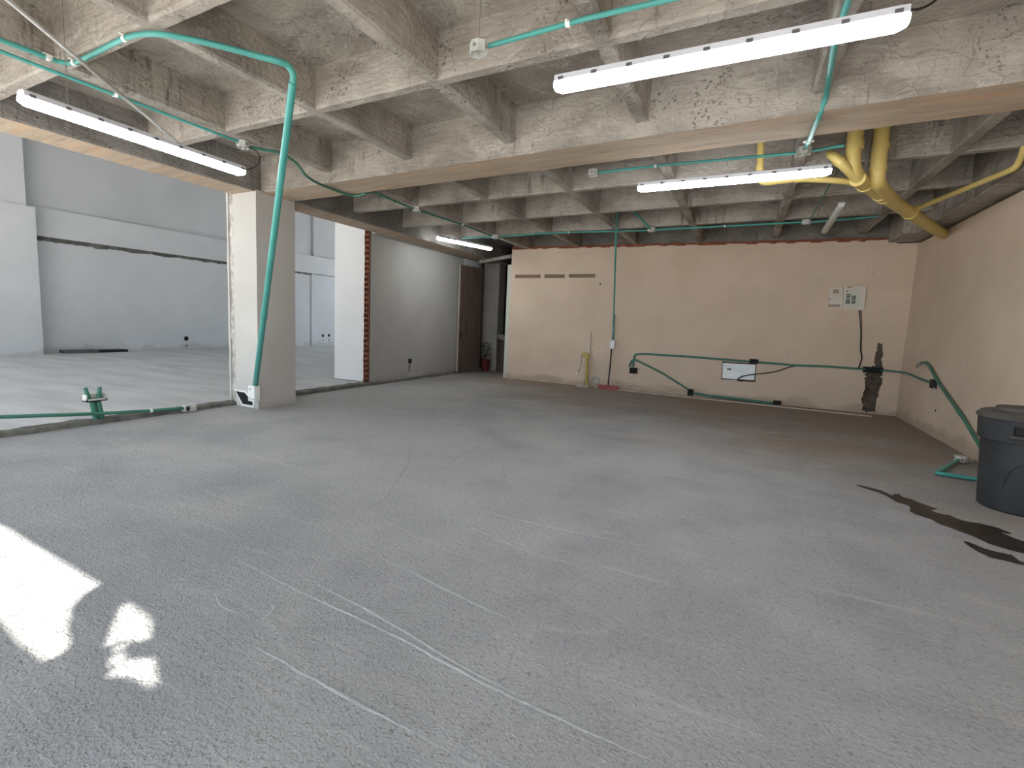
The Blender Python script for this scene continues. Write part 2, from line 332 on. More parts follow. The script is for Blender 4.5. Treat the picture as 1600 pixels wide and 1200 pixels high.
def holed_plate(outer, holes, to3d, depth_vec, mi_side=0):
    """A slab face with real openings: outline and openings as 2-D loops, reveals running depth_vec back"""
    bm = bmesh.new(); edges = []; loops = []
    for lp in [outer]+holes:
        vs_ = [bm.verts.new(to3d(*p)) for p in lp]; loops.append(vs_)
        edges += [bm.edges.new((vs_[i], vs_[(i+1) % len(vs_)])) for i in range(len(vs_))]
    res = bmesh.ops.triangle_fill(bm, edges=edges, use_beauty=True)
    fr = [f for f in bm.faces]
    dv = Vector(depth_vec); back = {}
    for lp in loops:
        for v in lp: back[v] = bm.verts.new(v.co+dv)
    for lp in loops:
        for i in range(len(lp)):
            a, b = lp[i], lp[(i+1) % len(lp)]
            bm.faces.new((a, b, back[b], back[a])).material_index = mi_side
    for f in fr: bm.faces.new([back[v] for v in f.verts][::-1])
    return bm
def empty_tube(name, label, cat, pts, r, m, group=None, seg=12):
    bm = bmesh.new(); sweep(bm, pts, r, seg); return tag(obj(name, bm, m, None, True), label, cat, group)

# ================================================================== THE SETTING
ZB, ZR, ZS = 2.713, 2.822, 3.13          # beam soffit, rib soffit, slab
XB = -5.41                                # near face of the left beam and of the column
XW = -5.98                                # face of the left wall
YF = -0.80                                # storefront line behind the camera
# floors
bm = bmesh.new(); box(bm, -5.92, 2.4, YF, 12.5, -0.15, 0.0)
for rpts in ([(372, 876), (420, 900), (480, 930), (600, 985), (760, 1070), (900, 1135), (1010, 1185)],
             [(585, 866), (640, 892), (690, 918), (760, 952), (800, 968)],
             [(608, 673), (636, 688), (641, 708), (634, 730), (615, 758), (598, 780), (560, 803), (515, 824)],
             [(757, 693), (722, 710), (690, 731)], [(745, 795), (800, 810), (900, 832), (1000, 852)],
             [(480, 905), (540, 935), (620, 980), (720, 1040), (820, 1092)], [(686, 800), (800, 852), (905, 885)],
             [(400, 1010), (470, 1050), (560, 1100), (700, 1172)], [(335, 925), (345, 945), (372, 958)], [(420, 942), (428, 952), (405, 975)]):
    q0_ = len(bm.verts); P_ = smooth_path([at_z(u, v, 0) for u, v in rpts], 10); n_ = len(P_)
    P_ = [p+Vector((mnoise.noise(p*11)*.005, mnoise.noise(p*11+Vector((7, 0, 0)))*.005, 0)) for p in P_]
    sweep(bm, P_, [.0075*(0.35+0.65*math.sin(math.pi*(k+.5)/n_))*(0.8+0.5*mnoise.noise(P_[k]*6)) for k in range(n_)], 6)
    bm.verts.ensure_lookup_table()
    for v in bm.verts[q0_:]:
        v.co.z *= 0.55
        for f in v.link_faces: f.material_index = 1
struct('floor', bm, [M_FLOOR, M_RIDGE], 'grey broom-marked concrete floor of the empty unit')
bm = bmesh.new(); box(bm, -16.2, -5.92, YF, 18.8, -0.15, 0.035)
struct('floor_neighbour', bm, M_FLOOR2, 'smoother pale concrete floor of the space beyond the column')
bm = bmesh.new(); box(bm, -60, 60, -60, 60, -0.4, -0.16)
struct('floor_outside', bm, M_GROUND, 'paving outside the storefront')
# ragged sill left where the dividing wall was taken out
bm = bmesh.new()
def sill(y0, y1, x0, x1, hgt):
    n = int((y1-y0)/0.06); prev = None
    for i in range(n+1):
        y = y0+(y1-y0)*i/n
        a = 0.02*mnoise.noise(Vector((y*4, 1, 0)))+0.01*mnoise.noise(Vector((y*17, 3, 0)))
        h_ = hgt*(1+0.35*mnoise.noise(Vector((y*6, 9, 0)))) ; 
        r = [bm.verts.new((x1+a, y, -0.02)), bm.verts.new((x1-0.01+a, y, h_*0.8)), bm.verts.new((x1-0.05+a, y, h_)), bm.verts.new((x0, y, h_*0.9)), bm.verts.new((x0, y, -0.02))]
        if prev:
            for k in range(4): bm.faces.new((prev[k], prev[k+1], r[k+1], r[k]))
        prev = r
sill(6.98, 11.1, -6.0, -5.90, 0.045); sill(YF, 4.2, -6.03, -5.87, 0.055); sill(4.72, 6.98, -6.10, -5.90, 0.06)
struct('trim_1', bm, M_BAND, 'ragged concrete sill where the dividing wall was removed')

# ceiling: slab and waffle ribs are one casting
bm = bmesh.new(); box(bm, -5.9, 3.6, YF, 12.5, ZS, ZS+0.25)
RX = [-4.20, -3.096, -1.956, -0.803, 0.363, 1.533, 2.69]
RA = [-0.62, 0.58, 1.801, 3.042]; RB_ = [5.999, 7.24, 8.46]
for x in RX:
    rough_beam(bm, YF, 4.25, (x-0.105, x), ZR, ZS+0.02, 'y')
    rough_beam(bm, 4.6, 10.1, (x-0.105, x), ZR, ZS+0.02, 'y')
for y in RA: rough_beam(bm, -5.5, 3.4, (y-0.105, y), ZR+0.001, ZS+0.02, 'x')
for y in RB_: rough_beam(bm, -5.5, 2.3, (y-0.105, y), ZR+0.001, ZS+0.02, 'x')
struct('ceiling', bm, M_CONC, 'raw concrete waffle slab ceiling with deep coffers')
# beams
bm = bmesh.new()
rough_beam(bm, -5.5, 3.4, (4.25, 4.745), ZB, ZS+0.03, 'x', amp=0.008, mi_bot=1, wb=(4.125, 4.655))
struct('trim_2', bm, [M_CONC, M_SOFFIT], 'wide raw concrete beam crossing the ceiling with tan stained underside')
bm = bmesh.new()
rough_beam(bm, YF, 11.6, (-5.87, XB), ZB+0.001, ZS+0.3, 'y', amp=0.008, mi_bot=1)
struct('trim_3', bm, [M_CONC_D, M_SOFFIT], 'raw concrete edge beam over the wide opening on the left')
bm = bmesh.new()
rough_beam(bm, 4.9, 9.0, (1.93, 2.5), 2.655, ZS+0.03, 'y', amp=0.008)
rough_beam(bm, 9.0, 10.2, (1.80, 2.5), 2.655, ZS+0.03, 'y', amp=0.008)
struct('trim_4', bm, M_CONC, 'concrete beam resting along the right wall')
# column
bm = bmesh.new()
def rough_post(bm, x0, x1, y0, y1, z0, z1, amp=0.004):
    n = 30; prev = None
    for i in range(n+1):
        z = z0+(z1-z0)*i/n
        def j(k): return amp*mnoise.noise(Vector((z*5, k*7.3, 2)))
        r = [bm.verts.new((x+j(k), y+j(k+9), z)) for k, (x, y) in enumerate(((x0, y0), (x1, y0), (x1, y1), (x0, y1)))]
        if prev:
            for k in range(4): bm.faces.new((prev[k], prev[(k+1) % 4], r[(k+1) % 4], r[k]))
        prev = r
rough_post(bm, -5.85, XB, 4.17, 4.77, -0.01, ZB+0.02)
struct('wall_column', bm, M_WHITE, 'white plastered column where the two beams meet')
bm = bmesh.new(); rough_post(bm, -5.955, -5.85, 4.19, 4.75, 0, ZB+0.05, 0.018)
struct('trim_5', bm, M_MORTAR, 'broken mortar edge down the side of the column')
bm = bmesh.new(); rough_post(bm, -5.985, -5.955, 4.172, 4.75, 0, ZB+0.05, 0.008)
struct('trim_6', bm, M_WHITE, 'thin white plaster lip beside the broken mortar edge')

# left wall beyond the opening, its hollow brick end and the white return wall
bm = bmesh.new(); box(bm, XW-0.13, XW, 6.97, 11.15, 0, ZB+0.3)
box(bm, XW-0.13, -5.8, 6.97, 11.15, ZB, ZS)
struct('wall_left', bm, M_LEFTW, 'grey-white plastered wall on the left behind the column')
bm = bmesh.new(); z = 0.03; k = 0
while z < ZB+.2:
    h_ = 0.088; jx = random.uniform(-0.006, 0.006)
    # each course: hollow clay brick end with two chambers
    x0, x1 = XW-0.115+jx, XW-0.005
    box(bm, x0, x1, 6.93, 6.97, z, z+0.014); box(bm, x0, x1, 6.93+random.uniform(0, .01), 6.97, z+h_-0.016, z+h_-0.002)
    for q in (0.0, 0.48, 0.93): box(bm, x0+q*(x1-x0), x0+(q+0.07)*(x1-x0), 6.935, 6.97, z+0.012, z+h_-0.014)
    z += 0.092; k += 1
box(bm, XW-0.118, XW-0.002, 6.962, 6.972, 0.02, ZB+.25, 1)
struct('trim_7', bm, [M_BRICK, M_HOLE], 'exposed red hollow brick end of the cut wall')
bm = bmesh.new(); box(bm, -6.86, XW-0.125, 6.985, 7.12, 0.05, 5.5)
struct('wall_return', bm, M_RETURN, 'bright white return wall beside the brick end')

# back wall with real recesses
def bw(u, v): p = at_back(u, v); return ((p.x-XR)/math.cos(0.03), p.z)
def bw3(s, z): x = XR+s*math.cos(0.03); return (x, yback(x), z)
XL = -4.61; SL = (XL-XR)/math.cos(0.03)
zt_l, zt_r = 2.835, 2.69
top = []
for i in range(41):
    t = i/40; top.append((SL+(0.012-SL)*t, zt_l+(zt_r-zt_l)*t+0.012*mnoise.noise(Vector((t*30, 0, 5)))))
# notch for the beam end at the right corner
sA = bw(1402, 375)[0]
top = [p for p in top if p[0] < sA-0.03]+[(sA-0.02, zt_r), (sA, 2.64), (0.02, 2.64)]
outer = [(0.02, 0), (SL, 0)]+top
outer = [(SL, -0.0)]+top+[(0.02, 0.0)]
outer = outer[::-1]
def rect(u0, v0, u1, v1): return [bw(u0, v0), bw(u1, v0), bw(u1, v1), bw(u0, v1)]
slots = [rect(805.2, 429.2, 844.6, 434.7), rect(850.6, 428.6, 882.5, 434.4), rect(888.7, 428.0, 930, 433.8)]
def ragged(pts, amp=0.012, n=7):
    out = []
    for i in range(len(pts)):
        a, b = Vector(pts[i]), Vector(pts[(i+1) % len(pts)]); d = b-a; nn = Vector((-d.y, d.x)).normalized() if d.length else d
        for k in range(n):
            t = k/n; out.append(tuple(a+d*t+nn*random.uniform(-amp, amp)))
    return out
groove = ragged([bw(1371, 537), bw(1381, 537), bw(1379, 573), bw(1377, 600), bw(1368, 646), bw(1346, 642), bw(1351, 593), bw(1355, 575), bw(1367, 571)], 0.02, 10)
plate = [bw(1128.7, 564.4), bw(1182, 568.7), bw(1180, 597.5), bw(1126.9, 594.4)]
def dot(u, v, r): c = bw(u, v); return [(c[0]+r*math.cos(a*math.pi/4), c[1]+r*math.sin(a*math.pi/4)) for a in range(8)]
dots = [dot(938, 444, .018), dot(934, 508, .012), dot(935, 543, .013), dot(873, 394, .012)]
dv = Vector((math.sin(-0.03)*-1, math.cos(0.03), 0)).normalized()
bm = holed_plate(outer, slots+[groove, plate]+dots, bw3, dv*0.045)
struct('wall_back', bm, M_BEIGE, 'beige plastered back wall')
def wall_slab(loop, off, th, m, name, label):
    b_ = holed_plate(loop, [], lambda s, z: tuple(Vector(bw3(s, z))+dv*off), dv*th); return struct(name, b_, m, label)
wall_slab([(SL-0.0, 0), (0.02, 0), (0.02, 2.6), (SL-0.0, 2.6)], 0.046, 0.10, M_DARKGAP, 'wall_back_core', 'dark masonry core seen in the cuts of the back wall')
for i, s_ in enumerate(slots):
    c = [(min(p[0] for p in s_)-.01, min(p[1] for p in s_)-.01), (max(p[0] for p in s_)+.01, min(p[1] for p in s_)-.01), (max(p[0] for p in s_)+.01, max(p[1] for p in s_)+.01), (min(p[0] for p in s_)-.01, max(p[1] for p in s_)+.01)]
    b_ = holed_plate(c, [], lambda s, z: tuple(Vector(bw3(s, z))+dv*0.022), dv*0.02)
    tag(obj('wall_vent', b_, M_BROWN), ['long brown vent slot nearest the dark doorway', 'shortest brown vent slot, in the middle of the row of three', 'long brown vent slot nearest the green drop conduit'][i], 'vent', 'vent slots high on the back wall')
# brick line on top of the back wall
bm = bmesh.new(); n = 60; prev = None
for i in range(n+1):
    t = i/n; s = SL+(sA-SL)*t; zz = zt_l+(zt_r-zt_l)*t-0.012; h_ = 0.055+0.02*mnoise.noise(Vector((t*40, 3, 1)))
    p = Vector(bw3(s, 0)); o_ = 0.012*mnoise.noise(Vector((t*55, 8, 1)))
    r = [bm.verts.new(p-dv*(0.0-o_)+Vector((0, 0, zz))), bm.verts.new(p-dv*(0.0-o_)+Vector((0, 0, zz+h_))), bm.verts.new(p+dv*0.12+Vector((0, 0, zz+h_))), bm.verts.new(p+dv*0.12+Vector((0, 0, zz)))]
    if prev:
        for k in range(4): bm.faces.new((prev[k], prev[(k+1) % 4], r[(k+1) % 4], r[k]))
    prev = r
struct('trim_8', bm, M_BRICK, 'red brick course along the top of the back wall')
bm = bmesh.new(); xa_, xb_ = XL, 2.5
for (x0, x1) in ((xa_, xb_),):
    v_ = [bm.verts.new((x, yback(x)+o_, z_)) for x in (x0, x1) for o_ in (0.10, 0.30) for z_ in (2.60, ZS+.05)]
    for q in ((0, 1, 3, 2), (4, 6, 7, 5), (0, 4, 5, 1), (2, 3, 7, 6), (0, 2, 6, 4), (1, 5, 7, 3)): bm.faces.new([v_[i] for i in q])
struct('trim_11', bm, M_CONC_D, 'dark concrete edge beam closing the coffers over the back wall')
# plinth and screed strip
bm = bmesh.new(); sp = bw(914, 600)[0]
b_ = holed_plate([(SL-0.02, 0), (sp, 0), (sp, 0.125), (SL-0.02, 0.135)], [], lambda s, z: tuple(Vector(bw3(s, z))-dv*0.03), dv*0.03)
struct('baseboard_back', b_, M_BEIGE, 'low plaster plinth at the left end of the back wall')
a, b2 = at_z(929, 606, 0.0), at_z(1362, 651.5, 0.0)
bm = bmesh.new(); d = (b2-a).normalized(); nrm = Vector((-d.y, d.x, 0))
vsq = [a, b2, b2+nrm*0.035, a+nrm*0.035]
lo = [bm.verts.new(p+Vector((0, 0, -.005))) for p in vsq]; hi = [bm.verts.new(p+Vector((0, 0, .018))) for p in vsq]
bm.faces.new(hi); bm.faces.new(lo[::-1])
for k in range(4): bm.faces.new((lo[k], lo[(k+1) % 4], hi[(k+1) % 4], hi[k]))
struct('trim_9', bm, M_TRIM, 'thin pale strip on the floor in front of the back wall')
# right wall
bm = bmesh.new(); box(bm, XR, XR+0.15, YF, 10.0, 0, 2.62)
struct('wall_right', bm, M_BEIGE, 'beige plastered wall on the right')
bm = bmesh.new(); box(bm, XR+0.06, XR+0.15, YF, 10.0, 2.6, ZS+.05)
struct('wall_right_upper', bm, M_DARKGAP, 'dark masonry above the right wall')

# service corridor behind the left end of the back wall
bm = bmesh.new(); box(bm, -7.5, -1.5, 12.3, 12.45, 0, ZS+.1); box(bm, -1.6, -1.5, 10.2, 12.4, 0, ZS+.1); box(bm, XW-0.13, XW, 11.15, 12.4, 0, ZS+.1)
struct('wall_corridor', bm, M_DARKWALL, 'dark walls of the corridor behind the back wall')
ycol = 11.35
pa, pb = at_y(752, 500, ycol), at_y(777.5, 500, ycol)
bm = bmesh.new(); box(bm, pa.x, pb.x, ycol, ycol+0.35, 0, ZS)
struct('wall_corridor_pier', bm, M_GREYCOL, 'grey rendered pier inside the dark doorway')
bm = bmesh.new(); pc, pd = at_y(790.5, 500, 10.12), at_y(798, 500, 10.12); zc = at_y(794, 414, 10.12).z
box(bm, pc.x, pd.x+.05, 10.10, 10.22, 0, zc)
struct('door_2', bm, M_PANELG, 'pale door jamb at the left end of the back wall')
e0, e1 = Vector((-5.9, 10.08, 0)), Vector((-5.62, 11.12, 0))
# door leaf standing open along the left wall
dth = thing('door_1', None, None, (-5.93, 10.02, 0)); dth['kind'] = 'structure'; dth['label'] = 'dark wooden door leaf standing open at the end of the left wall'
bm = bmesh.new(); box(bm, -0.02, 0.02, 0.012, 0.85, 0.012, 2.54); leaf_ = obj('leaf', bm, M_DOOR, dth)
bm = bmesh.new(); box(bm, -0.022, 0.022, 0.0, 0.012, 0.012, 2.542); tag(obj('leaf_edge', bm, M_DOOREDGE, dth), 'pale front edge of the door leaf')
bm = bmesh.new(); sweep(bm, [(0.02, 0.07, 0.93), (0.07, 0.07, 0.93)], 0.012, 10); sweep(bm, fillet([(0.065, 0.055, 0.93), (0.068, 0.12, 0.93), (0.066, 0.20, 0.925)], 0.02), 0.010, 10)
box(bm, 0.018, 0.026, 0.05, 0.09, 0.84, 0.97); tag(obj('door_handle', bm, M_BLACK, leaf_, True), 'dark lever handle')
dth.rotation_euler = (0, 0, math.radians(-9))

s1_, s2_ = at_x(726, 405, XW+.02), at_x(747.5, 408, XW+.02)
bm = bmesh.new(); box(bm, XW-.01, XW+.02, s1_.y, s2_.y, 2.56, 2.76)
struct('trim_12', bm, M_NEIGH, 'pale plaster patch over the dark door leaf')
# neighbouring double-height space
XN = -15.72
bm = bmesh.new(); box(bm, XN-0.2, XN, YF, 18.8, 0, 2.95); box(bm, XN-0.2, XN+0.10, YF, 18.8, 2.97, 3.67)
ya, yb2 = at_x(481, 400, XN).y, at_x(491, 400, XN).y
box(bm, XN, XN+0.05, at_x(486, 500, XN).y, 18.8, 0, 2.95)
bu = bmesh.new(); box(bu, XN-0.2, XN-.02, YF, ya, 3.6, 6.0); box(bu, XN-0.2, XN-.02, yb2, 18.8, 3.6, 6.0); box(bu, XN-0.5, XN-0.12, ya-.1, yb2+.1, 3.5, 6.0)
struct('wall_neighbour_upper', bu, M_NEIGH_U, 'greyer upper part of the white neighbouring wall')
struct('wall_neighbour', bm, M_NEIGH, 'white wall of the neighbouring space with a raised band')
bm = bmesh.new(); n = 160; prev = None
for i in range(n+1):
    y = 5.6+(15.5-5.6)*i/n; h_ = 0.105-0.005*(y-5.6)+0.045*mnoise.noise(Vector((y*2.3, 0, 3)))+0.03*mnoise.noise(Vector((y*9, 0, 3)))
    r = [bm.verts.new((XN-.01, y, 2.972)), bm.verts.new((XN+0.012, y, 2.972)), bm.verts.new((XN+0.012, y, 2.965-h_)), bm.verts.new((XN-.01, y, 2.965-h_))]
    if prev:
        for k in range(4): bm.faces.new((prev[k], prev[(k+1) % 4], r[(k+1) % 4], r[k]))
    prev = r
struct('trim_10', bm, M_BAND, 'dark ragged joint under the raised band')
bm = bmesh.new(); box(bm, XN-.1, -15.3, YF, 5.62, 0, 3.60); box(bm, XN-.1, -15.34, YF, 5.47, 3.60, 6.0)
struct('wall_neighbour_pier', bm, M_NEIGH, 'broad white pier at the left edge of the view')
bm = bmesh.new(); box(bm, -16.0, -6.1, 18.6, 18.8, 4.8, 6.0); box(bm, -16.0, -14.5, 18.6, 18.8, 0, 4.8); box(bm, -7.5, -6.1, 18.6, 18.8, 0, 4.8)
struct('wall_neighbour_end', bm, M_NEIGH, 'far white end wall of the neighbouring space')
bm = bmesh.new(); box(bm, -16.2, -5.9, YF, 18.8, 5.9, 6.1)
struct('ceiling_neighbour', bm, M_NEIGH, 'high pale ceiling of the neighbouring space')
bm = bmesh.new(); box(bm, -5.95, -5.75, YF, 18.8, ZS+.2, 6.0); box(bm, -6.2, -6.05, 11.15, 18.8, 0, 6)
struct('wall_upper_left', bm, M_NEIGH, 'upper wall over the edge beam')

# storefront behind the camera: unseen board added, gaps cut to shape the sun patches
def fz(y): return 2.71-(1.03-y)*SUN_TAN
def F2(u, v): p = at_z(u, v); return (p.x, fz(p.y))
zl = 1.80
gap = [(-3.75, fz(1.04)), F2(10, 826), F2(155, 913), F2(128, 930), F2(110, 950), F2(103, 985), F2(108, 1005), F2(100, 1018), F2(72, 1032), F2(36, 1005), F2(0, 962), (-3.75, fz(0.73))]
g2 = [F2(195, 940), F2(228, 962), F2(236, 975), F2(233, 1000), F2(205, 1000), F2(198, 997), F2(180, 1005), F2(167, 1009), F2(180, 975)]
g3 = [F2(196, 1003), F2(195, 1013), F2(187, 1018), F2(178, 1013)]
g4 = [F2(190, 1020), F2(196, 1028), F2(188, 1037), F2(174, 1041), F2(176, 1024)]
g5 = [F2(198, 1031), F2(240, 1029), F2(245, 1076), F2(225, 1065), F2(205, 1056), F2(170, 1055), F2(178, 1046)]
bm = holed_plate([(-3.9, zl), (-0.55, zl), (-0.55, 2.80), (-3.9, 2.80)], [gap, g2, g3, g4, g5], lambda x, z: (x, YF, z), (0, -0.004, 0))
struct('sun_patch_board', bm, M_DARKWALL, 'added out-of-view board with gaps cut to shape the sun patches')
bm = bmesh.new(); box(bm, -16.2, -5.9, YF-.1, YF, 3.95, 6.1)
struct('wall_front_neighbour', bm, M_NEIGH, 'lintel over the neighbouring storefront')
bm = bmesh.new(); box(bm, -6.0, 3.6, YF-.15, YF-.01, 2.95, 6.1)
struct('wall_front_upper', bm, M_NEIGH, 'upper front wall')

# ================================================================== THINGS
# ---------- LED battens
L_T = 1.55
def batten(label, a_px, b_px, lit=True, z=None, name='led_batten_light', group='lit tube lights', L=L_T, wires=(0.16, 0.84), sc=1.0, clips=9):
    lo_, hi_ = 2.2, 3.0
    if z is None:
        for _ in range(40):
            z = (lo_+hi_)/2
            if (at_z(*b_px, z)-at_z(*a_px, z)).length < L: lo_ = z
            else: hi_ = z
    a, b = at_z(*a_px, z), at_z(*b_px, z); c = (a+b)/2; d = b-a; L = d.length
    t = thing(name, label, 'lamp', c, group); t.rotation_euler = (0, 0, math.atan2(d.y, d.x))
    def prism(sec, l0, l1, taper=0.0):
        bm = bmesh.new(); rings = []
        for x, s in ((l0, 1-taper), (l0+0.035, 1), (l1-0.035, 1), (l1, 1-taper)):
            rings.append([bm.verts.new((x, y*s*sc, zz*sc if zz > 0 else zz*s*sc)) for y, zz in sec])
        for r0, r1 in zip(rings, rings[1:]):
            for k in range(len(sec)): bm.faces.new((r0[k], r0[(k+1) % len(sec)], r1[(k+1) % len(sec)], r1[k]))
        bm.faces.new(rings[0]); bm.faces.new(rings[-1]); return bm
    diff = [(-0.050, 0.0)]+[(-0.050*math.cos(q*math.pi/10)**0.6 if q < 5 else 0.050*abs(math.cos(q*math.pi/10))**0.6, -0.044*math.sin(q*math.pi/10)**0.7) for q in range(1, 10)]+[(0.050, 0.0)]
    obj('diffuser', prism(diff, -L/2, L/2, 0.3), M_TUBE if lit else M_DIFF_OFF, t, True)
    hs = [(-0.052, 0.001), (-0.047, 0.032), (-0.030, 0.040), (0.030, 0.040), (0.047, 0.032), (0.052, 0.001)]
    hous = obj('housing', prism(hs, -L/2+0.006, L/2-0.006, 0.08), M_HOUSING, t)
    proto = None
    for sgn in (-1, 1):
        for k in range(clips):
            x = -L/2+0.045+(L-0.09)*k/(clips-1)
            if proto is None:
                cb = bmesh.new(); box(cb, -0.014, 0.014, -0.004, 0.004, -0.006, 0.012); proto = obj('clip', cb, M_CLIP, hous); q = proto
            else:
                q = proto.copy(); COL.objects.link(q); q.parent = hous
            q.location = (x, sgn*0.052*sc, 0.004)
    for f_ in wires:
        x = -L/2+L*f_; top_ = ZS-c.z
        bm = bmesh.new(); sweep(bm, [(x, 0, 0.03), (x, 0, top_)], 0.0022, 6); obj('hanging_wire', bm, M_WIRE, t)
    return t
T1 = batten('long lit tube light nearest the camera, hanging under the front coffers', (868, 133), (1420, 27))
T2 = batten('lit tube light hanging beside the yellow drain pipes', (997, 293), (1299, 265))
T3 = batten('lit tube light along the edge beam over the left opening', (30, 150), (380, 268))
T4 = batten('shortest-looking lit tube light, above the dark doorway corner', (684, 371), (767, 388), z=2.74)
T5 = batten('small unlit white tube fitting beside the back wall', (1315, 320), (1288, 362), lit=False, z=2.72, name='unlit_tube_fitting', group=None, wires=(0.2, 0.8), sc=0.75, clips=3)

# ---------- conduits
def conduit(label, pts, r, m=M_GREEN, rad=0.12, straps=(), couplings=(), name='green_conduit', group='green electrical conduits', smooth=False, strap_r=None):
    base = Vector(pts[0]); t = thing(name, label, 'conduit', base, group)
    P = [Vector(p)-base for p in pts]; P = smooth_path(P) if smooth else fillet(P, rad)
    bm = bmesh.new(); sweep(bm, P, r, 12); obj('pipe', bm, m, t, True)
    # arc-length lookup
    acc = [0]
    for a, b in zip(P, P[1:]): acc.append(acc[-1]+(b-a).length)
    def at(fr):
        s = fr*acc[-1]
        for i in range(len(acc)-1):
            if acc[i+1] >= s:
                f = (s-acc[i])/max(1e-6, acc[i+1]-acc[i]); return P[i].lerp(P[i+1], f), (P[i+1]-P[i]).normalized()
    for f in straps:
        p, d = at(f); bm = bmesh.new(); sweep(bm, [p-d*0.012, p+d*0.012], r+0.004, 10)
        u_ = d.cross(Vector((0, 0, 1))).normalized() if abs(d.z) < .9 else Vector((1, 0, 0))
        for sg in (-1, 1): sweep(bm, [p+u_*(r*0.6)*sg, p+u_*(r+0.02)*sg], 0.007, 6)
        obj('strap', bm, M_WPLASTIC, t, True)
    for f in couplings:
        p, d = at(f); bm = bmesh.new(); sweep(bm, [p-d*0.05, p+d*0.05], r*1.22, 12); obj('coupling', bm, m, t, True)
    return t
def junction_box(label, p, size=0.055, axis=(0, 0, -1), m=M_BOX, up=0.0, wires=True):
    """Octagonal box, open side along axis; knockouts on its rim"""
    t = thing('junction_box', label, 'electrical box', p, 'octagonal ceiling boxes')
    bm = bmesh.new(); n = 8
    def ring(r, z): return [bm.verts.new((r*math.cos((k+.5)*math.pi/4), r*math.sin((k+.5)*math.pi/4), z)) for k in range(n)]
    R = [ring(size*0.2, 0.03), ring(size, 0.03), ring(size, -0.03), ring(size*0.86, -0.03), ring(size*0.82, 0.02), ring(size*0.2, 0.02)]
    for a, b in zip(R, R[1:]):
        for k in range(n): bm.faces.new((a[k], a[(k+1) % n], b[(k+1) % n], b[k]))
    bm.faces.new(R[0]); bm.faces.new(R[-1])
    obj('body', bm, m, t)
    for k in (0, 2, 4, 6):
        a = (k)*math.pi/4; q = Vector((math.cos(a), math.sin(a), 0))
        bm = bmesh.new(); sweep(bm, [q*size*0.90, q*(size*0.95+0.002)], 0.011, 10); obj('knockout', bm, M_WIRE, t, True)
    if up:
        bm = bmesh.new(); sweep(bm, [(0, 0, 0.03), (0, 0, 0.03+up)], 0.002, 6); obj('hanging_wire', bm, M_WIRE, t)
    if wires:
        bm = bmesh.new()
        for q in range(3): sweep(bm, smooth_path([(0.01*q, 0, 0.0), (0.012*q+.01, 0.01, -0.03), (0.02-0.018*q, -0.012*q, -0.055-0.008*q)]), 0.0025, 6)
        obj('wire_tails', bm, M_WIRE, t, True)
    return t
zr_ = ZR-0.03
# front run: along the rib, free arc, bend, then the thicker leaning drop to the column foot
foot = at_y(399, 602, 4.12)
arcp_ = [at_z(-60, 40, zr_), at_z(0, 62, zr_), at_z(75, 90, zr_), at_z(96, 97, zr_), at_z(118, 98, zr_), at_z(150, 82, zr_), at_z(195, 60, zr_), at_z(228, 53, zr_), at_z(262, 55, zr_-.01), at_z(310, 64, zr_-.02), at_z(360, 76, zr_-.03), at_z(405, 88, zr_-.04), at_z(432, 95, 2.74), at_z(449, 102, 2.735), at_z(458, 116, 2.70), at_z(457, 134, 2.645)]
t = thing('green_conduit', 'thick pale green conduit bending down from the ceiling to the column foot', 'conduit', arcp_[0], 'green electrical conduits')
P_ = [p-arcp_[0] for p in smooth_path(arcp_, 8)]; n_ = len(P_)
bm = bmesh.new(); sweep(bm, P_, [0.0150+0.0065*max(0, (k/n_-0.45)/0.55) for k in range(n_)], 14); obj('bent_pipe', bm, M_GREEN, t, True)
e_ = P_[-1]; f_ = foot-arcp_[0]; d_ = (f_-e_).normalized(); n_ = 20
bm = bmesh.new(); sweep(bm, [e_-d_*0.02+(f_-e_)*(k/n_) for k in range(n_+1)], [0.0245+0.0085*k/n_ for k in range(n_+1)], 14); obj('drop_pipe', bm, M_GREEN, t, True)
bm = bmesh.new(); m_ = e_.lerp(f_, 0.62); sweep(bm, [m_-d_*.05, m_+d_*.05], 0.034, 14); obj('coupling', bm, M_GREEN, t, True)
for p_ in (at_z(76, 90, zr_), at_z(116, 98, zr_), at_z(195, 60, zr_)):
    p_ = p_-arcp_[0]; bm = bmesh.new(); sweep(bm, [p_+Vector((-.012, 0, 0)), p_+Vector((.012, 0, 0))], 0.0185, 10); sweep(bm, [p_+Vector((0, -.03, .016)), p_+Vector((0, .03, .016))], .006, 6); obj('strap', bm, M_WPLASTIC, t, True)
C2a = [at_z(-60, 55, zr_), at_z(0, 80, zr_), at_z(372, 221, zr_)]
conduit('straight green conduit from the left edge to the hanging box over the left tube light', C2a, 0.012, straps=(0.45,))
C2b = [at_z(384, 229, zr_-.01), at_z(412, 234, zr_), at_z(440, 240, zr_), at_z(463, 255, zr_-.03), at_z(480, 276, ZB-.03), at_z(505, 290, ZB-.02), at_z(540, 303, ZB-.02), at_z(557, 306, ZB-.02), at_z(572, 302, ZB-.0), at_z(586, 301, zr_+.02), at_z(600, 307, zr_), at_z(646, 326, zr_)]
conduit('dark green conduit snaking under the wide beam behind the leaning drop', C2b, 0.0135, M_GREEN_D, smooth=True)
conduit('dark green conduit between the two small white boxes toward the dark corner', [at_z(655, 329, zr_), at_z(725, 352, zr_), at_z(769, 369, zr_)], 0.0135, M_GREEN_D, straps=(0.5,))
conduit('green conduit along the first coffer rib at the top of the view', [at_z(763, 72, ZR-.06), at_z(915, 29, ZR-.05), at_z(1060, -4, ZR-.045), at_z(1200, -36, ZR-.045)], 0.0135, straps=(0.34,))
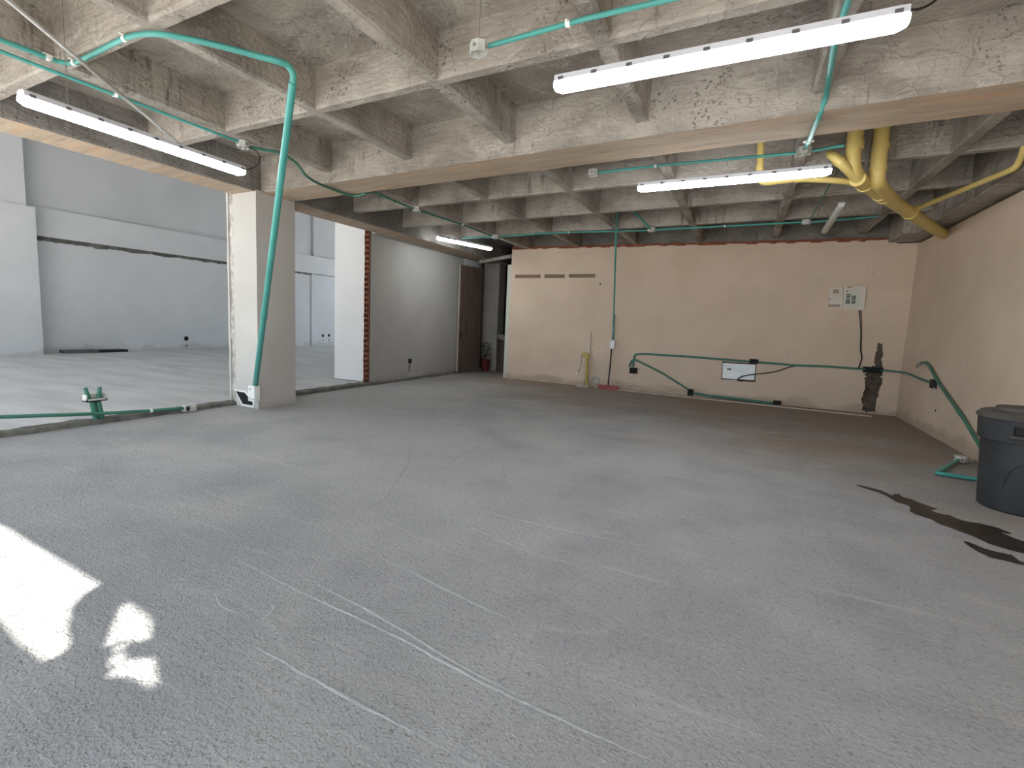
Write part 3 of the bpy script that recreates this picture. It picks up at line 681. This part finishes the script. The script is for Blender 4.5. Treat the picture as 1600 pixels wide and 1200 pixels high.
conduit('green conduit crossing under the wide beam behind the nearest tube light', [at_z(1336, -30, zr_), at_z(1305, 60, zr_), at_z(1291, 150, zr_), at_z(1281, 180, ZB-.02), at_z(1265, 218, ZB-.03), at_z(1259, 230, zr_-.02)], 0.0165, rad=0.2, straps=(0.85,))
conduit('green conduit behind the wide beam from round white box to the middle box', [at_z(932, 270, zr_), at_z(1035, 258, zr_), at_z(1246, 239, zr_)], 0.0125, straps=(0.33,))
conduit('short green conduit from the middle box to the thick yellow pipe', [at_z(1267, 236, zr_), at_z(1314, 228, zr_), at_z(1319, 227.5, zr_)], 0.0125)
conduit('long green conduit beside the top of the back wall, left of the drop', [at_z(722, 372, zr_), at_z(778, 370, zr_), at_z(860, 364, zr_), at_z(1012, 360, zr_)], 0.0145, straps=(0.2, 0.62))
conduit('green conduit beside the top of the back wall between the two small boxes', [at_z(1024, 359, zr_), at_z(1140, 353, zr_), at_z(1255, 347, zr_)], 0.0145, straps=(0.5,))
conduit('green conduit end run from small box past the unlit fitting', [at_z(1266, 347, zr_), at_z(1330, 342, zr_), at_z(1372, 338, zr_)], 0.0145)
d0 = at_back(958, 530, 0.03)
conduit('green drop conduit down the back wall to a white switch box', [at_z(1016, 357, zr_), at_y(991, 331, 7.95), at_y(968, 321.5, 7.85), at_y(964, 325, 7.87), at_back(960.5, 440, .5), d0], 0.0155, rad=0.06, couplings=(0.90,))
conduit('thin grey-green conduit from the small box up toward the yellow pipes', [at_z(1266, 343, zr_), at_z(1290, 300, zr_+.04), at_z(1312, 262, zr_+.06)], 0.008, M_GREEN_D)
junction_box('hanging box over the left tube light', at_z(380, 226, zr_-.01), 0.058, up=0.3)
junction_box('small white box nearest the wide beam on the dark conduit', at_z(651, 327, zr_), 0.062)
junction_box('small white box at the corner by the dark doorway', at_z(774, 370, zr_-.01), 0.062, up=0.3)
junction_box('big round white box at the end of the front conduit', at_z(748, 76, ZR-.08), 0.052, up=0.38, wires=False)
junction_box('white box behind the wide beam at the near end of its conduit', at_z(927, 270, zr_), 0.052, up=0.3, wires=False)
junction_box('galvanised box where the crossing conduit meets the one behind the beam', at_z(1256, 236, zr_-.01), 0.058)
junction_box('small box at the foot of the bent drop conduit', at_z(1018, 359, zr_), 0.06)
junction_box('small box with dangling wires left of the unlit fitting', at_z(1260, 347, zr_), 0.06)

# ---------- drain pipes
def pipe_thing(name, label, base, group=None):
    return thing(name, label, 'pipe', base, group)
mB = at_z(1474, 366, 2.56); mA = at_y(1334, 276, 5.62)
base = Vector(mA)
t = pipe_thing('drain_pipe', 'thick yellow drain pipe with two upright branches entering the right corner', base)
def seg(name, pts, r, rad=0.1, m=M_YELLOW):
    P = fillet([Vector(p)-base for p in pts], rad); bm = bmesh.new(); sweep(bm, P, r, 20); return obj(name, bm, m, t, True)
def collar(p, d, r, w=0.02):
    p = Vector(p)-base; d = Vector(d).normalized(); bm = bmesh.new(); sweep(bm, [p-d*w, p+d*w], r, 20); return obj('collar', bm, M_YELLOW, t, True)
dm = (mB-mA).normalized()
up1 = at_y(1338, 200, mA.y); up1.z = ZS-.01
k1 = at_y(1332, 240, mA.y)
seg('branch_pipe', [up1, at_y(1330, 264, mA.y), mA+dm*0.25], 0.060, 0.12)
seg('main_pipe', [mA+dm*0.10, mB+dm*0.03], 0.063, 0.05)
collar(at_y(1336, 228, mA.y), Vector((0, 0, 1)), 0.066, 0.03)
for f_, w_ in ((0.10, .03), (0.235, .03), (0.27, .015), (0.545, .03)): collar(mA.lerp(mB, f_), dm, 0.072, w_)
j2 = mA.lerp(mB, 0.24); y2 = 5.79
k2 = at_y(1370, 284, y2); up2 = at_y(1378, 200, y2); up2.z = ZS-.01
seg('branch_pipe', [up2, k2, mA.lerp(mB, 0.36)], 0.060, 0.10)
collar(at_y(1376, 230, y2), Vector((0, 0, 1)), 0.066, 0.025); collar(at_y(1372, 264, y2), Vector((0, 0, 1)), 0.066, 0.02)
j3 = mA+dm*0.12; y3 = mA.y-.05
seg('elbow', [j3, at_y(1318, 258, y3), at_y(1304, 245, y3), at_y(1298, 241, y3+.10)], 0.040, 0.06)
collar(at_y(1313, 253, y3), Vector(at_y(1318, 258, y3))-Vector(at_y(1304, 245, y3)), 0.045)
j1 = Vector(mA)
yq = 5.70
base = at_z(1187, 282, 2.74)
t = pipe_thing('vent_pipe', 'thin yellow pipe dropping behind the second tube light and running to the thick pipe', base, 'thin yellow pipes')
seg('riser', [at_y(1190, 200, yq), at_y(1187, 286, yq), at_y(1230, 281, yq), at_y(1242, 279, yq)], 0.032, 0.07)
seg('run', [at_y(1238, 279.5, yq), at_y(1292, 281, yq+.03), mA.lerp(mB, 0.08)], 0.028, 0.05)
collar(at_y(1250, 279, yq), Vector((1, 0, 0)), 0.036, 0.04); collar(at_y(1187, 262, yq), Vector((0, 0, 1)), 0.036)
base = at_z(1430, 326, 2.66)
t = pipe_thing('vent_pipe', 'thin yellow pipe sloping from the thick pipe up to the right edge', base, 'thin yellow pipes')
s0 = mA.lerp(mB, 0.58)
seg('run', [s0, at_z(1432, 326, 2.62), at_z(1588, 262, 2.66), at_y(1598, 240, at_z(1588, 262, 2.66).y), at_y(1601, 226, at_z(1588, 262, 2.66).y)], 0.024, 0.08)
collar(at_z(1432, 326, 2.62), Vector(at_z(1588, 262, 2.70))-Vector(at_z(1432, 326, 2.62)), 0.034, 0.03)
collar(at_z(1580, 265, 2.70), Vector(at_z(1588, 262, 2.70))-Vector(at_z(1432, 326, 2.62)), 0.029, 0.03)
# hanger wires by the drain
bm = bmesh.new(); sweep(bm, [at_y(1361, 205, j1.y+.1), at_y(1351, 268, j1.y+.1)], 0.006, 8)
tag(obj('hanger_rod', bm, M_WIRE, None, True), 'thin grey rod between the two upright yellow branches', 'rod')

# ---------- leaning pole
pole = [at_z(-30, -36, 2.74), at_z(12, 0, 2.74), at_z(290, 233, 2.74)]
empty_tube('metal_pole', 'slim grey metal pole slanting across the front left coffers', 'pole', [pole[0], pole[2]], 0.0125, M_STEEL)

# ---------- lamp and box cables
def cable(label, pts, r=0.004, m=M_CABLE, group=None, name='cable'):
    return empty_tube(name, label, 'cable', smooth_path(pts), r, m, group, 8)
cable('black cable from the right end of the nearest tube light', [at_z(1419, 16, 2.63), at_z(1440, 13, 2.66), at_z(1462, 0, 2.75), at_z(1480, -25, 2.81)], 0.006)
cable('black cable looping from the left tube light up to its hanging box', [at_z(379, 266, 2.46), at_z(396, 262, 2.52), at_z(406, 250, 2.6), at_z(400, 236, 2.7), at_z(384, 229, 2.77)], 0.005)

# ---------- column foot box and opened pocket
q = at_y(388, 618, 4.06)
t = thing('outlet_box', 'white box under the thick conduit at the column foot', 'electrical box', (foot.x, 4.10, foot.z-0.20), 'wall boxes')
bm = bmesh.new(); box(bm, -0.062, 0.062, -0.045, 0.045, 0.0, 0.20, bevel=0.008); obj('body', bm, M_WPLASTIC, t)
bm = bmesh.new(); sweep(bm, [(-0.02, -0.044, 0.155), (-0.02, -0.048, 0.155)], 0.022, 12); obj('knockout', bm, M_BOX, t, True)
bm = bmesh.new(); box(bm, -0.05, 0.0, -0.047, -0.044, 0.02, 0.05); obj('marking_plate', bm, M_BOX, t)
bm = bmesh.new(); sweep(bm, [(0.04, -0.044, 0.03), (0.04, -0.049, 0.03)], 0.011, 10); obj('screw', bm, M_CLIP, t, True)
def poly_prism(pts, dvec):
    bm = bmesh.new(); a = [bm.verts.new(p) for p in pts]; b = [bm.verts.new(Vector(p)+Vector(dvec)) for p in pts]
    bm.faces.new(a); bm.faces.new(b[::-1])
    for k in range(len(a)): bm.faces.new((a[k], a[(k+1) % len(a)], b[(k+1) % len(a)], b[k]))
    return bm
yc_ = 4.162
o0 = at_y(380, 622, yc_)
t = thing('wall_pocket', 'black opened pocket with white rim at the column foot', 'wall pocket', o0)
obj('rim', poly_prism([at_y(u, v, yc_)-o0 for u, v in ((366, 608), (384, 611), (397, 628), (396, 637), (378, 633.5))], (0, 0.02, 0)), M_WPLASTIC, t)
obj('cavity', poly_prism([at_y(u, v, yc_-.003)-o0 for u, v in ((368.5, 611), (382, 613.5), (394.5, 629), (394, 633.5), (379, 631))], (0, 0.01, 0)), M_HOLE, t)

# ---------- wall services on the back wall
def wbox(label, u, v, wpx, hpx, m=M_BLACK, dep=0.035, cat='electrical box', group='black wall boxes', name='outlet_box', white=False):
    c = at_back(u, v, 0.0); s = (c-EYE).dot(FW)/FPX; w_, h_ = wpx*s/1.0, hpx*s
    t = thing(name, label, cat, c, group); t.rotation_euler = (0, 0, -0.03)
    bm = bmesh.new()
    for (x0, x1, z0, z1) in ((-w_/2, w_/2, -h_/2, -h_/2+.008), (-w_/2, w_/2, h_/2-.008, h_/2), (-w_/2, -w_/2+.008, -h_/2, h_/2), (w_/2-.008, w_/2, -h_/2, h_/2)): box(bm, x0, x1, -dep, 0.0, z0, z1)
    obj('frame', bm, m, t)
    bm = bmesh.new(); box(bm, -w_/2+.007, w_/2-.007, -dep*0.7, 0.0, -h_/2+.007, h_/2-.007); obj('cavity' if m is M_BLACK else 'cover', bm, M_HOLE if m is M_BLACK else m, t)
    return t
wbox('black box hanging at the left end of the lower wall conduit', 990, 579, 11.5, 9)
wbox('black box low on the wall at the end of the slanting conduit', 1079, 613, 8, 10)
wbox('black box on the wall conduit over the zinc plate', 1178, 564.5, 12, 7, dep=0.05)
wbox('black box with white sides on the floor line of the back wall', 1214, 630.5, 11, 9)
wbox('small black box on the conduit crossing the wall chase', 1363, 578, 24, 9, dep=0.05)
sbx = wbox('white switch box under the green drop conduit', 957.5, 538, 7.5, 13, M_WPLASTIC, 0.075, group=None)
og = lambda u, v, off=0.022: at_back(u, v, off)
conduit('green wall conduit running right from the bend over the black box', [og(989, 574), og(990, 562), og(992, 553.5), og(1010, 553), og(1080, 557.5), og(1172, 565)], 0.018, M_GREEN_D, rad=0.12)
conduit('green wall conduit between zinc plate box and the wall chase', [og(1185, 566), og(1240, 570.5), og(1290, 572.5), og(1352, 577)], 0.017, M_GREEN_D)
pw = at_x(1460, 600, XR-0.02)
conduit('green conduit turning the corner from the chase to the right wall', [og(1374, 578), og(1405, 581), at_x(1420, 584, XR-.03), at_x(1440, 593, XR-.022), at_x(1459, 599, XR-.022)], 0.015, M_GREEN_D, rad=0.15)
conduit('green conduit slanting down from the bend to the low black box', [og(983, 573), og(987, 563), og(993, 562), og(1035, 583), og(1076, 609)], 0.016, M_GREEN_D, rad=0.05)
conduit('dark green conduit along the foot of the back wall', [og(1084, 614, .03), og(1110, 618.5, .03), og(1150, 623, .03), og(1208, 630.5, .03)], 0.022, M_GREEN_D, couplings=(0.5,))
cable('brown cable drooping from the wall conduit over the zinc plate', [og(1152, 593, .01), og(1160, 588), og(1178, 585), og(1210, 581), og(1232, 574), og(1246, 570.5, .03)], 0.009, M_CABLE)
# zinc plate in its recess
c0 = at_back(1154, 581, 0); t = thing('zinc_wall_box', 'shiny zinc junction plate set into the back wall', 'electrical box', c0)
obj('plate', poly_prism([at_back(u, v, -.012)-c0 for u, v in ((1129.6, 567), (1180.5, 570), (1178.6, 594), (1128.3, 591))], dv*0.02), M_SHEET, t)
obj('rim', poly_prism([at_back(u, v, -.004)-c0 for u, v in ((1127.5, 593), (1152, 593.6), (1152, 595), (1127.5, 594.5))], dv*0.02), M_STEEL, t)
obj('slot', poly_prism([at_back(u, v, -.010)-c0 for u, v in ((1136, 575.5), (1142, 576), (1143, 578.6), (1139, 577.6), (1136, 577.6))], dv*0.004), M_HOLE, t)
# breaker panel
c0 = at_back(1326, 466, 0); t = thing('breaker_panel', 'cream electrical breaker panel with open door on the back wall', 'breaker panel', c0)
def bpz(name, pts, off, m, th=0.01, par=None): return obj(name, poly_prism([at_back(u, v, off)-c0 for u, v in pts], dv*th), m, par or t)
pbox = bpz('box', ((1318, 447.5), (1353.5, 447.5), (1350, 485), (1317, 483.5)), 0.035, M_PANELW, 0.035)
pdoor = bpz('door', ((1296, 450.5), (1317, 449), (1316.5, 482.5), (1294, 480)), 0.030, M_PANELW, 0.012)
pcov = bpz('cover', ((1320, 452.5), (1344, 453.5), (1341.5, 480), (1318.5, 479.5)), 0.041, M_PANELG, 0.008)
for (u, v, ww, hh, vals) in ((1326, 460.5, 7, 1.6, 6), (1334.5, 462.8, 6.5, 1.6, 5)):
    for k in range(vals):
        v_ = v+k*2.55; u_ = u-k*0.28
        bpz('breaker', ((u_-ww/2, v_-hh/2), (u_+ww/2, v_-hh/2), (u_+ww/2, v_+hh/2), (u_-ww/2, v_+hh/2)), 0.050, M_BLACK if k in (0, 1, 4, 5) else M_CLIP, 0.012, pcov)
bpz('door_label', ((1301.5, 452.5), (1311, 452.2), (1311, 458.5), (1301.5, 458.5)), 0.032, M_TAPE, 0.003, pdoor)
bpz('door_label', ((1294.5, 475.5), (1313, 476), (1313, 479.5), (1294.2, 479.3)), 0.032, M_TAPE, 0.003, pdoor)
bpz('door_latch', ((1294.6, 466.8), (1298.2, 466.8), (1298.2, 468.6), (1294.6, 468.6)), 0.035, M_TAPE, 0.004, pdoor)
bpz('warning_label', ((1321.8, 453.4), (1326.5, 453.4), (1324.2, 457)), 0.043, M_TAPE, 0.003, pcov)
bpz('top_label', ((1323.5, 447.8), (1331.5, 447.6), (1331.5, 449.8), (1323.5, 449.8)), 0.037, M_TAPE, 0.003, pbox)
for dx, lab in ((0, 'left one of the two brown wires below the breaker panel'), (2.6, 'right one of the two brown wires below the breaker panel')):
    cable(lab, [og(1342+dx, 485, .02), og(1343.8+dx*.8, 500, .012), og(1344.8+dx*.5, 522, .012), og(1344.2+dx*.5, 545, .012), og(1346+dx*.4, 560, .014), og(1341+dx*.4, 575, .03)], 0.0055, M_CABLE, 'breaker panel wires')
# yellow stub pipe with wires
fb = at_back(917, 603, 0.10); fb.z = 0
t = thing('yellow_pipe_stub', 'yellow pipe standing up from the floor by the back wall plinth', 'pipe', fb)
tp = at_back(917.5, 559, 0.10)-fb
bm = bmesh.new(); sweep(bm, [(0, 0, -0.01), (tp.x, tp.y, tp.z)], 0.034, 16); obj('pipe', bm, M_YELLOW_D, t, True)
bm = bmesh.new(); sweep(bm, fillet([tp, tp+Vector((0, 0, .06)), tp+Vector((-.09, -.03, 0.065))], 0.05), 0.040, 16); obj('elbow', bm, M_YELLOW, t, True)
bm = bmesh.new(); e_ = tp+Vector((-.08, -.03, .06))
wp = [e_, at_back(908.5, 556, .12)-fb, at_back(908, 568, .12)-fb, at_back(905, 579, .12)-fb, at_back(902, 583, .12)-fb]
sweep(bm, smooth_path(wp), 0.007, 8); obj('wire', bm, M_WIRE, t, True)
bm = bmesh.new(); sweep(bm, [at_back(902.5, 581, .12)-fb, at_back(900, 585.5, .12)-fb], 0.014, 8); obj('connector', bm, M_WPLASTIC, t, True)
bm = bmesh.new()
lathe(bm, [(0.15, -0.005), (0.13, 0.02), (0.07, 0.035), (0.035, 0.04)], (-0.06, -0.06, 0), 18)
for v in bm.verts: v.co += Vector((mnoise.noise(v.co*20)*.02, mnoise.noise(v.co*17+Vector((3, 0, 0)))*.02, 0))
obj('mortar_mound', bm, M_MORTAR, t, True)
tr = thing('raceway_strip', 'pale vertical trunking strip above the yellow pipe stub', 'trunking', at_back(922, 540, 0))
q0, q1 = at_back(921.8, 519, .02)-tr.location, at_back(920.5, 555, .02)-tr.location
bm = bmesh.new(); sweep(bm, [q0, q1], 0.018, 4); obj('cover', bm, M_PANELW, tr)
wbox('pale broken outlet plate low beside the yellow pipe stub', 931, 594.5, 9, 12, M_MORTAR, 0.02, group=None)
# broom
hb = at_z(950, 604, 0.03); hb = at_back(950, 603.5, 0.16); hb.z = 0.0
t = thing('broom', 'red-headed broom with black stick leaning on the back wall', 'broom', hb)
bm = bmesh.new(); rings = []
L_, Rr = at_back(932, 603, .16)-hb, at_back(966, 606, .16)-hb
bx = (Rr-L_).normalized(); by = Vector((-bx.y, bx.x, 0)).normalized()
sec = [(-.185, .0, .06), (-.20, .05, .045), (-.19, .075, .03), (.19, .075, .03), (.20, .05, .045), (.205, 0.0, .06)]
for sgn in (-1, 1): rings.append([bm.verts.new(bx*a+by*(sgn*c)+Vector((0, 0, z_))) for a, z_, c in sec])
bm.faces.new(rings[0]); bm.faces.new(rings[1][::-1])
for k in range(6): bm.faces.new((rings[0][k], rings[0][(k+1) % 6], rings[1][(k+1) % 6], rings[1][k]))
obj('head', bm, M_RED, t)
bm = bmesh.new(); sweep(bm, [(0, 0, 0.07), at_back(953, 575, .12)-hb, at_back(955.5, 545, .035)-hb, at_back(957, 530, .02)-hb, at_back(960, 492, .015)-hb], 0.013, 10); obj('stick', bm, M_BLACK, t, True)

# ---------- right wall and floor pieces
pb_ = at_x(1462, 600, XR)
t = thing('outlet_box', 'black box on the right wall behind the slanting conduit', 'electrical box', pb_, 'black wall boxes')
bm = bmesh.new(); box(bm, -0.045, 0.0, -0.06, 0.06, -0.055, 0.055, bevel=0.005); obj('body', bm, M_BLACK, t)
bm = bmesh.new(); sweep(bm, [(-.03, -0.06, -0.045), (-.03, -0.11, -0.05)], 0.006, 8); obj('lug', bm, M_BOX, t, True)
rw = lambda u, v, off=0.03: at_x(u, v, XR-off)
conduit('green conduit slanting down the right wall behind the bin', [rw(1440, 566.5, .04), rw(1447, 566.5), rw(1452, 572), rw(1466, 598), rw(1505, 653), rw(1532, 699), rw(1548, 724)], 0.0165, M_GREEN_D, rad=0.10, couplings=(0.62,))
bm = bmesh.new(); 
cable('bunch of pale wires at the top of the slanting wall conduit', [rw(1437, 567, .05), rw(1434, 569, .07), rw(1432, 573, .08), rw(1436, 572, .09), rw(1439, 569, .07)], 0.010, M_WIRE, name='wire_bunch')
fa, fb2, fc = at_z(1497, 719, .03), at_z(1463, 739, .025), at_z(1534, 750, .025)
conduit('green elbow conduit lying on the floor behind the bin', [fa, fb2, fc, at_z(1560, 753, .025)], 0.018, M_GREEN, rad=0.03, couplings=(0.47,))
junction_box('white box lying on the floor by the right wall', at_z(1501, 717, .04), 0.05)
bm = bmesh.new()
for k in range(7):
    u_, v_ = 1507+random.uniform(-6, 16), 720+random.uniform(-3, 4); p = at_z(u_, v_, 0); s = random.uniform(.012, .03)
    r = bmesh.ops.create_icosphere(bm, subdivisions=1, radius=s, matrix=Matrix.Translation(p+Vector((0, 0, s*.6))))
tag(obj('rubble', bm, M_MORTAR), 'crumbs of rubble on the floor by the right wall', 'rubble', kind='stuff')
t_ = thing('wall_plug_hole', 'small dark hole low on the right wall', 'wall hole', at_x(1462, 641.5, XR)); bm = bmesh.new(); sweep(bm, [(-.003, 0, 0), (0.0, 0, 0)], .016, 10); obj('opening', bm, M_HOLE, t_)

# ---------- trash can
BC = (1.852, 4.95); RB0, RT0 = 0.222, 0.262
t = thing('trash_can', 'charcoal plastic trash can with lid beside the right wall', 'trash can', (BC[0], BC[1], 0))
fa_ = math.atan2(-BC[1], -BC[0])+0.02
bm = bmesh.new(); rr = lambda z: RB0+(RT0-RB0)*z/0.69
lathe(bm, [(RB0-.012, 0.0), (RB0, 0.012), (rr(.25), .25), (rr(.5), .5), (rr(.67), .67)], seg=64)
obj('body', bm, M_BIN, t, True)
bm = bmesh.new(); SEG = 96
def angd(k): a = (k+.5)*2*math.pi/SEG; return abs((a-fa_+math.pi) % (2*math.pi)-math.pi)
zs = [0.505, 0.515, 0.555, 0.625, 0.672]
lathe(bm, [(rr(.50), .500), (rr(.5)+.018, .505), (rr(.555)+.018, .555), (rr(.625)+.019, .625), (rr(.672)+.020, .672), (rr(.672), .676)], seg=SEG, skip=lambda i, k: i == 2 and angd(k) < 0.30, cap0=False, cap1=False)
bcol = obj('collar', bm, M_BIN, t, True)
bm = bmesh.new(); lathe(bm, [(rr(.545)+.003, .545), (rr(.635)+.003, .635)], seg=SEG, skip=lambda i, k: angd(k) > 0.31, cap0=False, cap1=False)
for v in [v for v in bm.verts if not v.link_faces]: bm.verts.remove(v)
obj('handle_recess_shade', bm, M_BLACK, bcol, True)  # black sheet painting the shade inside the handle opening
bm = bmesh.new(); rings = []
P = [Vector(((rr(.56)+o_)*math.cos(fa_+a), (rr(.56)+o_)*math.sin(fa_+a), z_)) for a, o_, z_ in ((-.36, .012, .548), (-.30, .034, .55), (-.1, .042, .552), (.1, .042, .552), (.30, .034, .55), (.36, .012, .548))]
sweep(bm, smooth_path(P), 0.014, 10); obj('handle', bm, M_BINLID, bcol, True)
bm = bmesh.new(); arcp = []
for k in range(25):
    q_ = math.pi*k/24; a = fa_+0.12+0.55*math.cos(q_); z_ = .17+.21*math.sin(q_); arcp.append(((rr(z_)+.001)*math.cos(a), (rr(z_)+.001)*math.sin(a), z_))
sweep(bm, arcp, 0.005, 8); obj('moulded_arch', bm, M_BIN, t, True)
bm = bmesh.new()
lathe(bm, [(0.270, .660), (0.290, .662), (0.292, .678), (0.268, .704), (0.252, .712), (0.248, .712), (0.205, .716), (0.190, .740), (0.17, .742), (0.10, .738), (0.02, .738)], seg=64)
obj('lid', bm, M_BINLID, t, True)

# ---------- wet streaks on the floor
def stain(label, pts, hole=None):
    P = [at_z(u, v, 0) for u, v in pts]; out = []
    for i in range(len(P)):
        a, b = P[i], P[(i+1) % len(P)]
        for k in range(5):
            q_ = a.lerp(b, k/5); out.append(q_+Vector((mnoise.noise(q_*9)*.02, mnoise.noise(q_*9+Vector((5, 0, 0)))*.02, 0)))
    bm = holed_plate([(p.x, p.y) for p in out], [], lambda x, y: (x, y, 0.004), (0, 0, -0.003))
    return tag(obj('water_stain', bm, M_WET), label, 'stain', 'wet streaks in front of the bin')
stain('long dark wet streak on the floor in front of the bin', [(1338, 758), (1343, 758), (1360, 762), (1375, 767), (1394, 776), (1396, 773), (1404, 772), (1410, 777), (1425, 781), (1440, 787), (1455, 793), (1463, 795), (1450, 797), (1462, 802), (1484, 806), (1505, 815), (1530, 818), (1560, 826), (1580, 833), (1577, 834), (1560, 831), (1585, 842), (1620, 852), (1620, 872), (1600, 865), (1570, 857), (1545, 850), (1520, 838), (1500, 831), (1486, 825), (1468, 819), (1455, 811), (1430, 803), (1422, 799), (1425, 795), (1420, 790), (1400, 784), (1392, 779), (1370, 769), (1350, 763)])
stain('short dark wet streak nearer the camera than the long one', [(1506, 847), (1514, 848), (1535, 857), (1560, 864), (1583, 869), (1590, 876), (1612, 884), (1598, 882), (1570, 875), (1545, 870), (1525, 861)])

# ---------- left floor: stub conduits with a box, long floor conduit
s0 = at_z(157, 661, 0)
t = thing('conduit_stub', 'two green conduit stubs rising from the sill with a box on top', 'conduit', s0)
s1 = at_x(148, 625, s0.x-.02)-s0
for dx in (-0.028, 0.028):
    bm = bmesh.new(); sweep(bm, [(0, dx, -0.02), (s1.x, s1.y+dx, s1.z)], 0.026, 12); obj('stub', bm, M_GREEN_D if dx > 0 else M_GREEN_D, t, True)
bm = bmesh.new()
for (x0, x1, y0, y1, z0, z1) in ((-.05, .05, -.095, .095, 0, .012), (-.05, -.042, -.095, .095, 0, .075), (.042, .05, -.095, .095, 0, .03), (-.05, .05, -.095, -.085, 0, .075), (-.05, .05, .085, .095, 0, .075)):
    box(bm, x0+s1.x, x1+s1.x, y0+s1.y, y1+s1.y, z0+s1.z-.01, z1+s1.z-.01)
tag(obj('box', bm, M_BOX, t), 'open galvanised box')
bm = bmesh.new(); box(bm, s1.x-.04, s1.x+.041, s1.y-.084, s1.y+.084, s1.z+.003, s1.z+.012); obj('box_floor', bm, M_HOLE, t)
for dy, tl in ((-0.05, -0.03), (0.04, 0.01)):
    bm = bmesh.new(); sweep(bm, [(s1.x, s1.y+dy, s1.z+.01), (s1.x, s1.y+dy+tl, s1.z+.135)], [.024, .018], 12); obj('upper_stub', bm, M_GREEN_D, t, True)
xf = -5.84
conduit('dark green conduit lying along the sill on the left floor', [at_x(-60, 652, xf-.05), at_x(0, 651.5, xf-.05), at_x(150, 646.5, xf-.03), at_x(230, 642, xf), at_x(288, 637.5, xf)], 0.018, M_GREEN_D, straps=(0.80,))
t = thing('outlet_box', 'pale open box at the right end of the sill conduit', 'electrical box', at_x(294, 637, xf), 'wall boxes')
bm = bmesh.new(); box(bm, -.04, .03, -.06, .09, -.045, .04, bevel=.006); obj('body', bm, M_BOX, t)
bm = bmesh.new(); box(bm, .03, .036, -.04, .0, -.03, .02); obj('cavity', bm, M_HOLE, t)
# dark panel leaning at the far wall foot in the neighbouring space
pA, pB_ = at_x(97, 552, XN+.25), at_x(196, 551.5, XN+.25); pA.z = pB_.z = 0.035
t = thing('floor_panel', 'dark flat panel lying at the foot of the far white wall', 'panel', pA)
for (f0, f1, z_) in ((0.0, 0.52, 0.09), (0.54, 1.0, 0.07)):
    bm = bmesh.new(); a, b = (pB_-pA)*f0, (pB_-pA)*f1
    box(bm, -.16, .16, a.y, b.y, 0, z_, bevel=.006); obj('board', bm, M_BLACK if f0 else M_CLIP, t)
for lab, u, v, r in (('round dark outlet hole in the far white wall left of the column', 291, 529, .10), ('left dark outlet hole in the gap between column and white return', 504.5, 524.5, .085), ('right dark outlet hole in the gap between column and white return', 514, 524, .085)):
    xx = XN if u < 400 else XN+.05
    t = thing('outlet_hole', lab, 'outlet hole', at_x(u, v, xx), 'outlet holes in the far wall')
    bm = bmesh.new(); sweep(bm, [(-.01, 0, 0), (.006, 0, 0)], r*.75, 12); obj('opening', bm, M_HOLE, t, True)
    bm = bmesh.new(); box(bm, -.002, .012, -.025, .03, -r*2.6, -r*2.0); obj('fixing_hole', bm, M_CLIP, t)
t = thing('outlet_hole', 'dark outlet hole low on the left wall by the brick end', 'outlet hole', at_x(640.5, 564.5, XW))
bm = bmesh.new(); box(bm, -.01, .004, -.055, .055, -.045, .05); obj('opening', bm, M_HOLE, t)
bm = bmesh.new(); box(bm, -.01, .003, -.03, .0, -.21, -.06); tag(obj('chase', bm, M_DARKGAP, t), 'brown chase below the hole')

# ---------- inside the dark doorway
pp = at_y(761, 500, 11.1); pt_ = thing('potted_plant', 'drooping plant in a dark red pot inside the doorway', 'plant', (pp.x, 11.1, 0))
bm = bmesh.new(); lathe(bm, [(.085, 0), (.115, .26), (.125, .262), (.125, .30), (.105, .30), (.10, .27)], seg=24); obj('pot', bm, M_POT, pt_, True)
bm = bmesh.new()
for k in range(38):
    a = random.uniform(0, 6.28); r = random.uniform(.03, .15); z_ = random.uniform(.34, .72); c = Vector((r*math.cos(a), r*math.sin(a), z_)); d = Vector((math.cos(a), math.sin(a), random.uniform(-.9, .3))).normalized(); s_ = d.cross(Vector((0, 0, 1))).normalized()*.03
    v = [bm.verts.new(p_) for p_ in (c-d*.06, c+s_+Vector((0, 0, .01)), c+d*.07, c-s_+Vector((0, 0, .01)))]; bm.faces.new(v)
for k in range(5):
    a = k*1.3; sweep(bm, smooth_path([(0, 0, .28), (.03*math.cos(a), .03*math.sin(a), .45), (.10*math.cos(a), .10*math.sin(a), .68)]), .005, 6)
obj('foliage', bm, M_LEAF, pt_)
pk = at_y(786, 526, 11.3); t = thing('wash_basin', 'small pale basin half hidden behind the door jamb', 'sink', (pk.x, 11.3, 0))
bm = bmesh.new(); lathe(bm, [(.05, pk.z-.10), (.12, pk.z-.07), (.17, pk.z+.03), (.18, pk.z+.05), (.16, pk.z+.05), (.10, pk.z-.03), (.03, pk.z-.05)], seg=24); obj('bowl', bm, M_GREYCOL, t, True)
bm = bmesh.new(); lathe(bm, [(.10, 0), (.06, .1), (.05, pk.z-.08)], seg=20); obj('pedestal', bm, M_DARKWALL, t, True)
empty_tube('corridor_pipe', 'thick grey pipe crossing above the dark doorway', 'pipe', [at_y(750, 409, 10.6), at_y(800, 400, 10.35)], .045, M_STEEL)
